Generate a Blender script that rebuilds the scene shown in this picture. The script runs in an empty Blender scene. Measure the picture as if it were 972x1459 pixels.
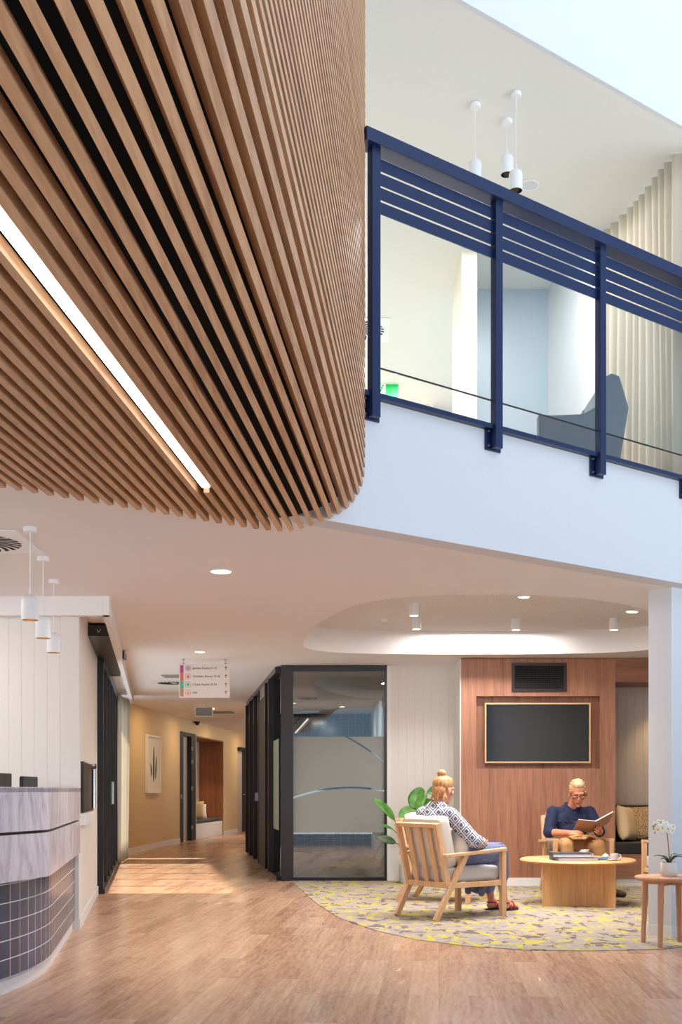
import bpy, bmesh, math, random
from mathutils import Vector, Matrix, Euler
from mathutils.geometry import tessellate_polygon
random.seed(7)
PI = math.pi
SC = bpy.context.scene
COL = SC.collection

# ------------------------------------------------------------------ measuring helpers
FPX, CX, HY, EYE = 1600.0, 486.0, 1126.0, 1.136      # focal length in pixels, principal x, horizon y, eye height
CEIL = 2.70
UF = 3.45                                            # upper floor level
UC = 6.157                                           # upper ceiling level
def at(x, y, d):                                     # photo pixel + depth -> point in the room
    return Vector(((x-CX)*d/FPX, d, EYE+(HY-y)*d/FPX))
def dfloor(y, z=0.0): return FPX*(EYE-z)/(y-HY)
def dceil(y, z=CEIL): return FPX*(z-EYE)/(HY-y)
def onfloor(x, y, z=0.0):
    d = dfloor(y, z); return Vector(((x-CX)*d/FPX, d, z))
def onceil(x, y, z=CEIL):
    d = dceil(y, z); return Vector(((x-CX)*d/FPX, d, z))

# ------------------------------------------------------------------ colours and materials
def lin(c):
    c = c/255.0
    return c/12.92 if c <= 0.04045 else ((c+0.055)/1.055)**2.4
def rgb(r, g, b): return (lin(r), lin(g), lin(b), 1.0)
M = {}
def nodes(name):
    m = bpy.data.materials.new(name); m.use_nodes = True
    nt = m.node_tree; nt.nodes.clear()
    return m, nt
def N(nt, typ, **kw):
    n = nt.nodes.new(typ)
    for k, v in kw.items():
        if k.startswith('i_'):
            key = k[2:]
            n.inputs[int(key) if key.isdigit() else key.replace('_', ' ')].default_value = v
        else: setattr(n, k, v)
    return n
def L(nt, a, b): nt.links.new(a, b)
def principled(nt, base=None, rough=0.5, metal=0.0, spec=0.5, **kw):
    p = N(nt, 'ShaderNodeBsdfPrincipled')
    if base: p.inputs['Base Color'].default_value = base
    p.inputs['Roughness'].default_value = rough
    p.inputs['Metallic'].default_value = metal
    p.inputs['Specular IOR Level'].default_value = spec
    for k, v in kw.items(): p.inputs[k.replace('_', ' ')].default_value = v
    o = N(nt, 'ShaderNodeOutputMaterial'); L(nt, p.outputs[0], o.inputs[0])
    return p
def bump(nt, p, height, strength=0.2, dist=0.01):
    b = N(nt, 'ShaderNodeBump'); b.inputs['Strength'].default_value = strength; b.inputs['Distance'].default_value = dist
    L(nt, height, b.inputs['Height']); L(nt, b.outputs[0], p.inputs['Normal'])
def ramp(nt, fac, stops, interp='LINEAR'):
    r = N(nt, 'ShaderNodeValToRGB'); cr = r.color_ramp; cr.interpolation = interp
    while len(cr.elements) < len(stops): cr.elements.new(0.5)
    for e, (pos, c) in zip(cr.elements, stops): e.position = pos; e.color = c
    L(nt, fac, r.inputs[0]); return r.outputs[0]
def coords(nt, scale=(1,1,1), rot=(0,0,0), loc=(0,0,0), kind='Object'):
    t = N(nt, 'ShaderNodeTexCoord'); mp = N(nt, 'ShaderNodeMapping')
    mp.inputs['Scale'].default_value = scale; mp.inputs['Rotation'].default_value = rot; mp.inputs['Location'].default_value = loc
    L(nt, t.outputs[kind], mp.inputs[0]); return mp.outputs[0]
def noise(nt, vec, scale=5, detail=4, rough=0.5, dist=0.0):
    n = N(nt, 'ShaderNodeTexNoise'); n.inputs['Scale'].default_value = scale; n.inputs['Detail'].default_value = detail
    n.inputs['Roughness'].default_value = rough; n.inputs['Distortion'].default_value = dist
    L(nt, vec, n.inputs['Vector']); return n
def math_(nt, op, a, b=None, c=None):
    n = N(nt, 'ShaderNodeMath', operation=op)
    for i, v in enumerate((a, b, c)):
        if v is None: continue
        if hasattr(v, 'is_linked') or hasattr(v, 'links'): L(nt, v, n.inputs[i])
        else: n.inputs[i].default_value = v
    return n.outputs[0]
def mixc(nt, fac, a, b, mode='MIX'):
    n = N(nt, 'ShaderNodeMix', data_type='RGBA', blend_type=mode)
    for sock, v in ((n.inputs[0], fac), (n.inputs[6], a), (n.inputs[7], b)):
        if hasattr(v, 'links'): L(nt, v, sock)
        else: sock.default_value = v
    return n.outputs[2]

def plain(name, base, rough=0.5, metal=0.0, spec=0.5, bumpy=0.0, bscale=60, var=0.04, **kw):
    m, nt = nodes(name); p = principled(nt, base, rough, metal, spec, **kw)
    v = coords(nt)
    n = noise(nt, v, bscale, 3)
    lo = tuple(max(0, c*(1-var)) for c in base[:3])+(1,); hi = tuple(min(1, c*(1+var)) for c in base[:3])+(1,)
    L(nt, ramp(nt, n.outputs[0], [(0.3, lo), (0.7, hi)]), p.inputs['Base Color'])
    if bumpy: bump(nt, p, n.outputs[0], bumpy, 0.004)
    M[name] = m; return m
def emit(name, color, strength):
    m, nt = nodes(name); e = N(nt, 'ShaderNodeEmission'); e.inputs[0].default_value = color; e.inputs[1].default_value = strength
    o = N(nt, 'ShaderNodeOutputMaterial'); L(nt, e.outputs[0], o.inputs[0]); M[name] = m; return m
def wood(name, dark, light, axis='Z', fine=90, rough=0.45, cathedral=True, spec=0.4):
    """timber whose grain runs along the given object axis"""
    m, nt = nodes(name); p = principled(nt, light, rough, 0, spec)
    s = {'X': (0.05, 1, 1), 'Y': (1, 0.05, 1), 'Z': (1, 1, 0.05)}[axis]
    v = coords(nt, s)
    a = noise(nt, v, fine, 5, 0.6)
    b = noise(nt, v, fine*0.12, 3, 0.55, 0.6)
    w = N(nt, 'ShaderNodeTexWave', wave_type='BANDS', bands_direction='DIAGONAL'); w.inputs['Scale'].default_value = fine*0.10
    w.inputs['Distortion'].default_value = 6.0; w.inputs['Detail'].default_value = 2; w.inputs['Detail Scale'].default_value = 0.6
    L(nt, v, w.inputs['Vector'])
    f = math_(nt, 'MULTIPLY_ADD', a.outputs[0], 0.55, math_(nt, 'MULTIPLY', b.outputs[0], 0.45))
    if cathedral: f = math_(nt, 'ADD', math_(nt, 'MULTIPLY', f, 0.95), math_(nt, 'MULTIPLY', w.outputs[0], 0.05))
    L(nt, ramp(nt, f, [(0.32, dark), (0.62, light)]), p.inputs['Base Color'])
    bump(nt, p, a.outputs[0], 0.05, 0.002)
    M[name] = m; return m
def glass(name, tint=(1,1,1,1), reflect=0.0, ior=1.5):
    m, nt = nodes(name)
    t = N(nt, 'ShaderNodeBsdfTransparent'); t.inputs[0].default_value = tint
    g = N(nt, 'ShaderNodeBsdfGlossy'); g.inputs['Roughness'].default_value = 0.0
    lw = N(nt, 'ShaderNodeLayerWeight'); lw.inputs[0].default_value = 0.5
    f0 = ((ior-1)/(ior+1))**2
    fac = math_(nt, 'MULTIPLY_ADD', math_(nt, 'POWER', lw.outputs['Facing'], 5.0), 1-f0-reflect, f0+reflect)
    mx = N(nt, 'ShaderNodeMixShader'); L(nt, fac, mx.inputs[0]); L(nt, t.outputs[0], mx.inputs[1]); L(nt, g.outputs[0], mx.inputs[2])
    o = N(nt, 'ShaderNodeOutputMaterial'); L(nt, mx.outputs[0], o.inputs[0]); M[name] = m; return m

# ------------------------------------------------------------------ mesh builder
class MB:
    def __init__(s): s.v = []; s.f = []; s.uv = None
    def add(s, vs, fs, Mx=None):
        o = len(s.v)
        s.v += [tuple(Mx @ Vector(p)) if Mx else tuple(p) for p in vs]
        s.f += [tuple(i+o for i in f) for f in fs]; return s
    def box(s, c, d, Mx=None):
        x, y, z = c; a, b, h = d[0]/2, d[1]/2, d[2]/2
        vs = [(x+i*a, y+j*b, z+k*h) for k in (-1,1) for j in (-1,1) for i in (-1,1)]
        return s.add(vs, [(0,2,3,1),(4,5,7,6),(0,1,5,4),(2,6,7,3),(0,4,6,2),(1,3,7,5)], Mx)
    def span(s, p, q, Mx=None):
        return s.box([(p[i]+q[i])/2 for i in range(3)], [abs(q[i]-p[i]) for i in range(3)], Mx)
    def bar(s, p, q, w, h, up=(0,0,1)):
        """rectangular bar p->q, w across, h along the up direction"""
        p, q = Vector(p), Vector(q); d = (q-p).normalized(); u = Vector(up)
        side = d.cross(u)
        if side.length < 1e-5: side = d.cross(Vector((0,1,0)))
        side.normalize(); u = side.cross(d).normalized()
        vs = []
        for r in (p, q):
            for a, b in ((-1,-1),(1,-1),(1,1),(-1,1)): vs.append(r+side*(a*w/2)+u*(b*h/2))
        return s.add(vs, [(3,2,1,0),(4,5,6,7),(0,1,5,4),(1,2,6,5),(2,3,7,6),(3,0,4,7)])
    def tube(s, pts, radii, seg=12, cap=True):
        pts = [Vector(p) for p in pts]; n = len(pts)
        if not hasattr(radii, '__len__'): radii = [radii]*n
        rings = []; prev = None
        for i, p in enumerate(pts):
            d = (pts[min(i+1, n-1)]-pts[max(i-1, 0)]).normalized()
            if prev is None:
                a = Vector((0,0,1)) if abs(d.z) < 0.9 else Vector((1,0,0))
                u = d.cross(a).normalized()
            else:
                u = (prev-d*prev.dot(d)).normalized()
            prev = u; w = d.cross(u)
            rings.append([p+u*(math.cos(2*PI*k/seg)*radii[i])+w*(math.sin(2*PI*k/seg)*radii[i]) for k in range(seg)])
        vs = [v for r in rings for v in r]; fs = []
        for i in range(n-1):
            for k in range(seg):
                k2 = (k+1) % seg
                fs.append((i*seg+k, i*seg+k2, (i+1)*seg+k2, (i+1)*seg+k))
        if cap: fs += [tuple(range(seg))[::-1], tuple((n-1)*seg+k for k in range(seg))]
        return s.add(vs, fs)
    def lathe(s, prof, seg=32, Mx=None, arc=2*PI):
        vs = []; fs = []; n = len(prof); full = abs(arc-2*PI) < 1e-6
        cnt = seg if full else seg+1
        for k in range(cnt):
            a = arc*k/seg
            for r, z in prof: vs.append((r*math.cos(a), r*math.sin(a), z))
        for k in range(seg):
            k2 = (k+1) % cnt
            for i in range(n-1):
                a, b, c, d = k*n+i, k2*n+i, k2*n+i+1, k*n+i+1
                if prof[i][0] < 1e-6: fs.append((a, c, d))
                elif prof[i+1][0] < 1e-6: fs.append((a, b, d))
                else: fs.append((a, b, c, d))
        return s.add(vs, fs, Mx)
    def prism(s, poly, z0, z1, Mx=None):
        n = len(poly)
        vs = [(p[0], p[1], z0) for p in poly]+[(p[0], p[1], z1) for p in poly]
        fs = [tuple(range(n))[::-1], tuple(range(n, 2*n))]+[(i, (i+1) % n, n+(i+1) % n, n+i) for i in range(n)]
        return s.add(vs, fs, Mx)
    def ell(s, c, r, rot=None, seg=20, rings=12):
        R = rot.to_4x4() if rot is not None else Matrix.Identity(4)
        Mx = Matrix.Translation(c) @ R @ Matrix.Diagonal((r[0], r[1], r[2], 1))
        prof = [(math.sin(PI*i/rings), -math.cos(PI*i/rings)) for i in range(rings+1)]
        prof[0] = (0, -1); prof[-1] = (0, 1)
        return s.lathe(prof, seg, Mx)
    def grid(s, rows):
        n = len(rows); m = len(rows[0])
        return s.add([p for r in rows for p in r], [(i*m+j, i*m+j+1, (i+1)*m+j+1, (i+1)*m+j) for i in range(n-1) for j in range(m-1)])
    def build(s, name, mat, parent=None, smooth=False, angle=40, bevel=0, world=False, subsurf=0, solid=0):
        me = bpy.data.meshes.new(name); me.from_pydata(s.v, [], s.f)
        bm = bmesh.new(); bm.from_mesh(me)
        bmesh.ops.remove_doubles(bm, verts=bm.verts, dist=1e-6)
        bmesh.ops.recalc_face_normals(bm, faces=bm.faces)
        if smooth:
            for f in bm.faces: f.smooth = True
            for e in bm.edges:
                if len(e.link_faces) == 2 and e.calc_face_angle(0) > math.radians(angle): e.smooth = False
        bm.to_mesh(me); bm.free()
        o = bpy.data.objects.new(name, me); COL.objects.link(o)
        if mat: me.materials.append(M[mat] if isinstance(mat, str) else mat)
        fix(o, parent, world)
        if solid:
            md = o.modifiers.new('thickness', 'SOLIDIFY'); md.thickness = solid; md.offset = 0
        if bevel:
            b = o.modifiers.new('soft_edge', 'BEVEL'); b.width = bevel; b.segments = 2; b.limit_method = 'ANGLE'; b.angle_limit = math.radians(50)
        if subsurf:
            md = o.modifiers.new('smooth', 'SUBSURF'); md.levels = subsurf; md.render_levels = subsurf
        return o
def fix(o, parent, world=False):
    if parent is not None:
        o.parent = parent
        if world:
            W = Matrix.Identity(4); q = parent; chain = []
            while q is not None: chain.append(q); q = q.parent
            for q in reversed(chain): W = W @ q.matrix_parent_inverse @ (Matrix.LocRotScale(q.location, q.rotation_euler, q.scale))
            o.matrix_parent_inverse = W.inverted()
def tag(o, label=None, cat=None, group=None, kind=None):
    if label: o['label'] = label
    if cat: o['category'] = cat
    if group: o['group'] = group
    if kind: o['kind'] = kind
    return o
def thing(name, label, cat, loc=(0,0,0), rotz=0, group=None, kind=None):
    o = bpy.data.objects.new(name, None); COL.objects.link(o); o.empty_display_size = 0.1
    o.location = loc; o.rotation_euler = (0,0,rotz)
    return tag(o, label, cat, group, kind)
def struct(name, mb, mat, parent=None, label=None, **kw):
    o = mb.build(name, mat, parent, **kw)
    if parent is None: o['kind'] = 'structure'; tag(o, label, 'building part')
    return o
def dup(root, loc, rotz, label, group=None, name=None):
    r = root.copy(); COL.objects.link(r); r.location = loc; r.rotation_euler = (0,0,rotz); r['label'] = label
    if group: r['group'] = group
    for ch in list(root.children):
        c = ch.copy(); COL.objects.link(c); c.parent = r
        for g in list(ch.children):
            d = g.copy(); COL.objects.link(d); d.parent = c
    return r

# remeshed organic volumes -------------------------------------------------
def blob(name, shapes, mat, parent=None, voxel=0.006, smooth=4, decimate=None, world=False):
    """shapes: ('c', p0, r0, p1, r1) tapered limb | ('e', centre, (rx,ry,rz), rot euler or None); fused to one surface"""
    mb = MB()
    for s in shapes:
        if s[0] == 'c':
            p, r0, q, r1 = Vector(s[1]), s[2], Vector(s[3]), s[4]
            d = (q-p); ln = d.length
            rot = Vector((0,0,1)).rotation_difference(d.normalized()).to_matrix().to_4x4()
            prof = [(0, -r0)]+[(r0*math.cos(a), r0*math.sin(a)) for a in [(-PI/2)+PI/2*k/4 for k in range(1, 5)]]
            prof += [(r1*math.cos(a), ln+r1*math.sin(a)) for a in [PI/2*k/4 for k in range(0, 4)]]+[(0, ln+r1)]
            mb.lathe(prof, 16, Matrix.Translation(p) @ rot)
        else:
            rot = Euler(s[3]).to_matrix() if len(s) > 3 and s[3] else None
            mb.ell(s[1], s[2], rot, 24, 14)
    o = mb.build(name, None)
    md = o.modifiers.new('r', 'REMESH'); md.mode = 'VOXEL'; md.voxel_size = voxel
    if smooth:
        sm = o.modifiers.new('s', 'SMOOTH'); sm.factor = 0.5; sm.iterations = smooth
    dg = bpy.context.evaluated_depsgraph_get(); dg.update()
    me = bpy.data.meshes.new_from_object(o.evaluated_get(dg))
    old = o.data; o.modifiers.clear(); o.data = me; bpy.data.meshes.remove(old); me.name = name
    for p in me.polygons: p.use_smooth = True
    me.materials.clear(); me.materials.append(M[mat])
    fix(o, parent, world)
    return o
def text_mesh(name, body, size, mat, parent, Mx, align='LEFT', extrude=0.0005, bold=0.0):
    cu = bpy.data.curves.new(name, 'FONT'); cu.body = body; cu.size = size; cu.align_x = align; cu.align_y = 'CENTER'; cu.extrude = extrude; cu.offset = bold
    o = bpy.data.objects.new(name, cu); COL.objects.link(o)
    dg = bpy.context.evaluated_depsgraph_get(); dg.update()
    me = bpy.data.meshes.new_from_object(o.evaluated_get(dg))
    bpy.data.objects.remove(o); me.transform(Mx); me.name = name
    r = bpy.data.objects.new(name, me); COL.objects.link(r)
    me.materials.clear(); me.materials.append(M[mat]); fix(r, parent); return r
# ================================================================== materials
BD = Vector((0.0869, 1.0)).normalized()              # direction of the timber battens and of the floor planks
plain('white_paint', rgb(216,219,224), 0.6, var=0.012)
plain('ceiling_paint', rgb(240,236,234), 0.7, var=0.012)
plain('upper_paint', rgb(232,230,224), 0.6, var=0.012)
plain('cream_paint', rgb(232,226,212), 0.6, var=0.012)
plain('bluegrey_paint', rgb(176,190,202), 0.35, var=0.02)
plain('ochre_paint', rgb(222,190,140), 0.6, var=0.015)
plain('board_paint', rgb(230,224,218), 0.5, var=0.012)
plain('niche_paint', rgb(196,182,168), 0.5, var=0.012)
plain('trim_paint', rgb(236,234,232), 0.4, var=0.01)
plain('black_metal', rgb(58,54,56), 0.32, 0.6, var=0.05)
plain('matte_black', rgb(26,25,26), 0.6, var=0.05)
plain('dark_frame', rgb(34,32,34), 0.35, 0.4, var=0.05)
plain('black_void', rgb(9,8,8), 0.9, var=0.1)
plain('navy_metal', rgb(20,36,78), 0.35, 0.1, var=0.03)
plain('chrome', rgb(215,215,215), 0.15, 1.0, var=0.02)
plain('steel', rgb(160,160,160), 0.3, 1.0, var=0.03)
plain('white_metal', rgb(240,240,240), 0.35, var=0.01)
plain('gold_lining', rgb(190,150,80), 0.3, 0.8, var=0.05)
plain('black_gloss', rgb(16,17,21), 0.3, var=0.05)
plain('tv_screen', rgb(14,15,20), 0.12, spec=0.6, var=0.02)
plain('pale_oak_trim', rgb(222,180,128), 0.4, var=0.05)
plain('grey_plastic', rgb(150,150,155), 0.4, var=0.03)
plain('grey_carpet', rgb(190,190,188), 0.95, bscale=90, var=0.08)
plain('cream_fabric', rgb(226,218,206), 0.9, bumpy=0.3, bscale=350, var=0.05)
plain('light_grey_fabric', rgb(208,203,200), 0.9, bumpy=0.3, bscale=350, var=0.05)
plain('cream_pillow', rgb(232,218,200), 0.9, bumpy=0.3, bscale=250, var=0.06)
plain('linen_beige', rgb(224,196,150), 0.9, bumpy=0.3, bscale=200, var=0.08)
plain('black_leather', rgb(26,24,24), 0.45, bumpy=0.2, bscale=120, var=0.1)
plain('dark_pad', rgb(62,60,62), 0.8, bumpy=0.2, bscale=120, var=0.1)
plain('grey_upholstery', rgb(112,118,126), 0.9, bumpy=0.3, bscale=300, var=0.18)
plain('skin', rgb(224,164,136), 0.5, var=0.04, bscale=40)
plain('skin_tan', rgb(206,134,100), 0.5, var=0.05, bscale=40)
plain('blond_grey_hair', rgb(196,170,128), 0.7, bumpy=0.5, bscale=150, var=0.12)
plain('beard_hair', rgb(190,132,104), 0.8, bumpy=0.4, bscale=200, var=0.12)
plain('eye_white', rgb(226,222,218), 0.2)
plain('eye_dark', rgb(50,38,30), 0.2)
plain('lip_red', rgb(176,100,88), 0.5)
plain('glasses_black', rgb(38,22,22), 0.3)
plain('shirt_navy', rgb(20,28,64), 0.85, bumpy=0.5, bscale=25, var=0.18)
plain('button_navy', rgb(70,76,120), 0.4)
plain('trouser_tan', rgb(176,132,86), 0.85, bumpy=0.5, bscale=30, var=0.12)
plain('shoe_brown', rgb(70,50,40), 0.5)
plain('sandal_red', rgb(150,40,36), 0.5)
plain('sandal_black', rgb(24,20,22), 0.5)
plain('skirt_blue', rgb(104,110,142), 0.85, bumpy=0.6, bscale=35, var=0.2)
plain('pot_white', rgb(226,222,212), 0.6, bumpy=0.1, bscale=80, var=0.02)
plain('pot_grey', rgb(206,204,194), 0.6, bumpy=0.1, bscale=80, var=0.02)
plain('soil', rgb(60,46,36), 0.95, bumpy=0.6, bscale=120, var=0.3)
plain('orchid_petal', rgb(248,246,242), 0.6, var=0.02)
plain('orchid_heart', rgb(230,200,90), 0.6)
plain('orchid_stem', rgb(150,120,84), 0.6)
plain('orchid_leaf', rgb(58,78,50), 0.4, var=0.2)
plain('bud_green', rgb(140,160,80), 0.6)
plain('stem_green', rgb(70,110,48), 0.5, var=0.1)
plain('cup_white', rgb(244,240,236), 0.2)
plain('tea_brown', rgb(120,76,44), 0.2)
plain('page_white', rgb(238,236,232), 0.7)
plain('book_dark', rgb(44,52,74), 0.5, var=0.1)
plain('book_blue', rgb(96,110,140), 0.5, var=0.1)
plain('magazine_blue', rgb(62,98,140), 0.4, var=0.2, bscale=30)
plain('cover_tan', rgb(168,136,108), 0.5, var=0.12, bscale=25)
plain('cover_ochre', rgb(206,150,72), 0.6, var=0.1, bscale=30)
plain('sign_face', rgb(238,230,222), 0.45)
plain('sign_ink', rgb(112,104,106), 0.5)
plain('sign_magenta', rgb(186,76,140), 0.5)
plain('sign_coral', rgb(228,110,112), 0.5)
plain('sign_teal', rgb(96,184,160), 0.5)
plain('sign_sand', rgb(200,142,112), 0.5)
plain('sign_violet', rgb(150,80,150), 0.5)
plain('exit_white', rgb(240,244,240), 0.4)
m, nt = nodes('exit_green'); p = principled(nt, rgb(0,150,70), 0.4); p.inputs['Emission Color'].default_value = rgb(0,150,70); p.inputs['Emission Strength'].default_value = 0.5; M['exit_green'] = m
plain('art_paper', rgb(240,232,214), 0.7)
plain('art_ink', rgb(70,58,52), 0.7)
plain('skin_bottle', rgb(230,225,220), 0.3)
emit('led_white', (1.0, 0.93, 0.80, 1), 5.0)
emit('lamp_warm', (1.0, 0.78, 0.50, 1), 14.0)
emit('lamp_soft', (1.0, 0.85, 0.62, 1), 6.0)
emit('bulb_dim', (1.0, 0.80, 0.5, 1), 1.5)
wood('batten_oak', rgb(168,122,88), rgb(214,172,134), 'Y', 60, 0.5, False)
wood('chair_oak', rgb(206,158,112), rgb(232,190,146), 'Z', 70, 0.5, False)
wood('table_oak', rgb(192,138,88), rgb(220,172,118), 'Z', 60, 0.45, False)
wood('table_oak_top', rgb(200,146,94), rgb(226,178,124), 'X', 60, 0.4, False)
wood('stool_oak', rgb(178,124,92), rgb(206,156,120), 'Z', 70, 0.5, False)
wood('walnut', rgb(128,84,64), rgb(172,122,96), 'Z', 62, 0.42, True)
wood('walnut_cross', rgb(112,72,54), rgb(158,110,86), 'X', 62, 0.42, True)
wood('niche_walnut', rgb(110,66,40), rgb(150,94,60), 'Z', 62, 0.45, True)

# clear and frosted glass
glass('clear_glass', (0.90,0.95,0.94,1), 0.0)
glass('balustrade_glass', (0.965,0.985,0.98,1), 0.0)
glass('grey_glass', (0.70,0.74,0.73,1), 0.10)
glass('smoked_glass', (0.30,0.32,0.32,1), 0.04)
glass('door_glass', (0.92,0.92,0.90,1), 0.06)

# frosted film with two clear sweeping lines
m, nt = nodes('frosted_film')
t = N(nt, 'ShaderNodeTexCoord'); sx = N(nt, 'ShaderNodeSeparateXYZ'); L(nt, t.outputs['Object'], sx.inputs[0])
def ring(cx, cz, r, w):
    a = math_(nt, 'SUBTRACT', sx.outputs[0], cx); b = math_(nt, 'SUBTRACT', sx.outputs[2], cz)
    d = math_(nt, 'SQRT', math_(nt, 'ADD', math_(nt, 'MULTIPLY', a, a), math_(nt, 'MULTIPLY', b, b)))
    return math_(nt, 'LESS_THAN', math_(nt, 'ABSOLUTE', math_(nt, 'SUBTRACT', d, r)), w)
g1 = ring(0.13, -0.98, 2.15, 0.012); g2 = ring(-1.34, -0.843, 3.0, 0.010)
gap = math_(nt, 'MAXIMUM', g1, g2)
fd = N(nt, 'ShaderNodeBsdfPrincipled'); fd.inputs['Base Color'].default_value = rgb(176,180,176); fd.inputs['Roughness'].default_value = 0.35
fd.inputs['Specular IOR Level'].default_value = 0.4
tl = N(nt, 'ShaderNodeBsdfTranslucent'); tl.inputs[0].default_value = rgb(190,196,190)
mx0 = N(nt, 'ShaderNodeMixShader'); mx0.inputs[0].default_value = 0.35; L(nt, fd.outputs[0], mx0.inputs[1]); L(nt, tl.outputs[0], mx0.inputs[2])
tr = N(nt, 'ShaderNodeBsdfTransparent'); mx = N(nt, 'ShaderNodeMixShader')
L(nt, gap, mx.inputs[0]); L(nt, mx0.outputs[0], mx.inputs[1]); L(nt, tr.outputs[0], mx.inputs[2])
o = N(nt, 'ShaderNodeOutputMaterial'); L(nt, mx.outputs[0], o.inputs[0]); M['frosted_film'] = m
m, nt = nodes('frosted_plain')
fd = N(nt, 'ShaderNodeBsdfPrincipled'); fd.inputs['Base Color'].default_value = rgb(176,178,158); fd.inputs['Roughness'].default_value = 0.4
tl = N(nt, 'ShaderNodeBsdfTranslucent'); tl.inputs[0].default_value = rgb(190,190,170)
mx0 = N(nt, 'ShaderNodeMixShader'); mx0.inputs[0].default_value = 0.35; L(nt, fd.outputs[0], mx0.inputs[1]); L(nt, tl.outputs[0], mx0.inputs[2])
o = N(nt, 'ShaderNodeOutputMaterial'); L(nt, mx0.outputs[0], o.inputs[0]); M['frosted_plain'] = m

# sheer curtain
def sheer(name, c, tcol, mix=0.5):
    m, nt = nodes(name)
    d = N(nt, 'ShaderNodeBsdfDiffuse'); d.inputs[0].default_value = c
    tl = N(nt, 'ShaderNodeBsdfTranslucent'); tl.inputs[0].default_value = tcol
    mx0 = N(nt, 'ShaderNodeMixShader'); mx0.inputs[0].default_value = mix; L(nt, d.outputs[0], mx0.inputs[1]); L(nt, tl.outputs[0], mx0.inputs[2])
    o = N(nt, 'ShaderNodeOutputMaterial'); L(nt, mx0.outputs[0], o.inputs[0]); M[name] = m
sheer('sheer_cream', rgb(236,230,218), rgb(240,234,222), 0.45)
sheer('sheer_white', rgb(240,234,222), rgb(244,238,226), 0.55)

# timber plank floor
m, nt = nodes('plank_floor'); p = principled(nt, rgb(190,140,108), 0.3, 0, 0.4)
ang = math.atan2(BD.x, BD.y)
v = coords(nt, rot=(0, 0, ang-PI/2+PI))             # run planks along the batten direction
br = N(nt, 'ShaderNodeTexBrick', offset=0.37, offset_frequency=2)
for k, val in (('Scale', 1.0), ('Mortar Size', 0.0009), ('Brick Width', 1.25), ('Row Height', 0.165), ('Mortar Smooth', 0.3), ('Bias', 0.0)): br.inputs[k].default_value = val
br.inputs['Color1'].default_value = (0,0,0,1); br.inputs['Color2'].default_value = (1,1,1,1); br.inputs['Mortar'].default_value = (0.2,0.2,0.2,1)
L(nt, v, br.inputs[0])
sp = N(nt, 'ShaderNodeSeparateXYZ'); L(nt, v, sp.inputs[0])
cb = N(nt, 'ShaderNodeCombineXYZ')
row = math_(nt, 'FLOOR', math_(nt, 'DIVIDE', sp.outputs[1], 0.165))
L(nt, math_(nt, 'MULTIPLY_ADD', row, 3.71, math_(nt, 'MULTIPLY', sp.outputs[0], 0.16)), cb.inputs[0]); L(nt, sp.outputs[1], cb.inputs[1])
L(nt, math_(nt, 'MULTIPLY', br.outputs[0], 3.0), cb.inputs[2])
a = noise(nt, cb.outputs[0], 55, 5, 0.6); b = noise(nt, cb.outputs[0], 7, 3, 0.5, 0.8)
wv = N(nt, 'ShaderNodeTexWave', wave_type='BANDS', bands_direction='Y'); wv.inputs['Scale'].default_value = 6.0; wv.inputs['Distortion'].default_value = 14.0
wv.inputs['Detail'].default_value = 2.0; wv.inputs['Detail Scale'].default_value = 0.7; L(nt, cb.outputs[0], wv.inputs['Vector'])
f = math_(nt, 'MULTIPLY_ADD', a.outputs[0], 0.55, math_(nt, 'MULTIPLY', b.outputs[0], 0.40))
f = math_(nt, 'ADD', f, math_(nt, 'MULTIPLY', wv.outputs[0], 0.07))
f = math_(nt, 'ADD', f, math_(nt, 'MULTIPLY', br.outputs[0], 0.20))
c = ramp(nt, f, [(0.38, rgb(152,110,86)), (0.62, rgb(186,146,118)), (0.84, rgb(208,172,144))])
L(nt, mixc(nt, math_(nt, 'MULTIPLY', br.outputs['Fac'], 0.25), c, rgb(96,66,50)), p.inputs['Base Color'])
L(nt, math_(nt, 'MULTIPLY_ADD', b.outputs[0], 0.10, 0.20), p.inputs['Roughness'])
bump(nt, p, a.outputs[0], 0.012, 0.001)
M['plank_floor'] = m

# brush-stroke carpet
m, nt = nodes('carpet'); p = principled(nt, rgb(180,166,148), 0.95, 0, 0.1)
def stroke(sx_, sy_, off, scale):
    return noise(nt, coords(nt, (sx_, sy_, 1), (0,0,0.3), (off, off*1.7, 0)), scale, 2.5, 0.55, 0.5).outputs[0]
v1 = stroke(1.0, 0.55, 0.0, 8.5); v2 = stroke(0.7, 1.1, 7.3, 7.5); v3 = stroke(1.3, 0.50, 13.9, 8.5); v4 = stroke(0.5, 1.2, 23.1, 8.5)
c = rgb(164,150,130)
c = mixc(nt, math_(nt, 'GREATER_THAN', v2, 0.52), c, rgb(150,142,142))
c = mixc(nt, math_(nt, 'GREATER_THAN', v1, 0.585), c, rgb(110,98,94))
c = mixc(nt, math_(nt, 'GREATER_THAN', v3, 0.575), c, rgb(180,168,80))
c = mixc(nt, math_(nt, 'GREATER_THAN', v4, 0.64), c, rgb(124,116,120))
fz = noise(nt, coords(nt), 260, 2)
L(nt, mixc(nt, 0.35, c, mixc(nt, fz.outputs[0], rgb(110,104,96), rgb(255,250,240)), 'SOFT_LIGHT'), p.inputs['Base Color'])
bump(nt, p, fz.outputs[0], 0.4, 0.006)
M['carpet'] = m

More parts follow.
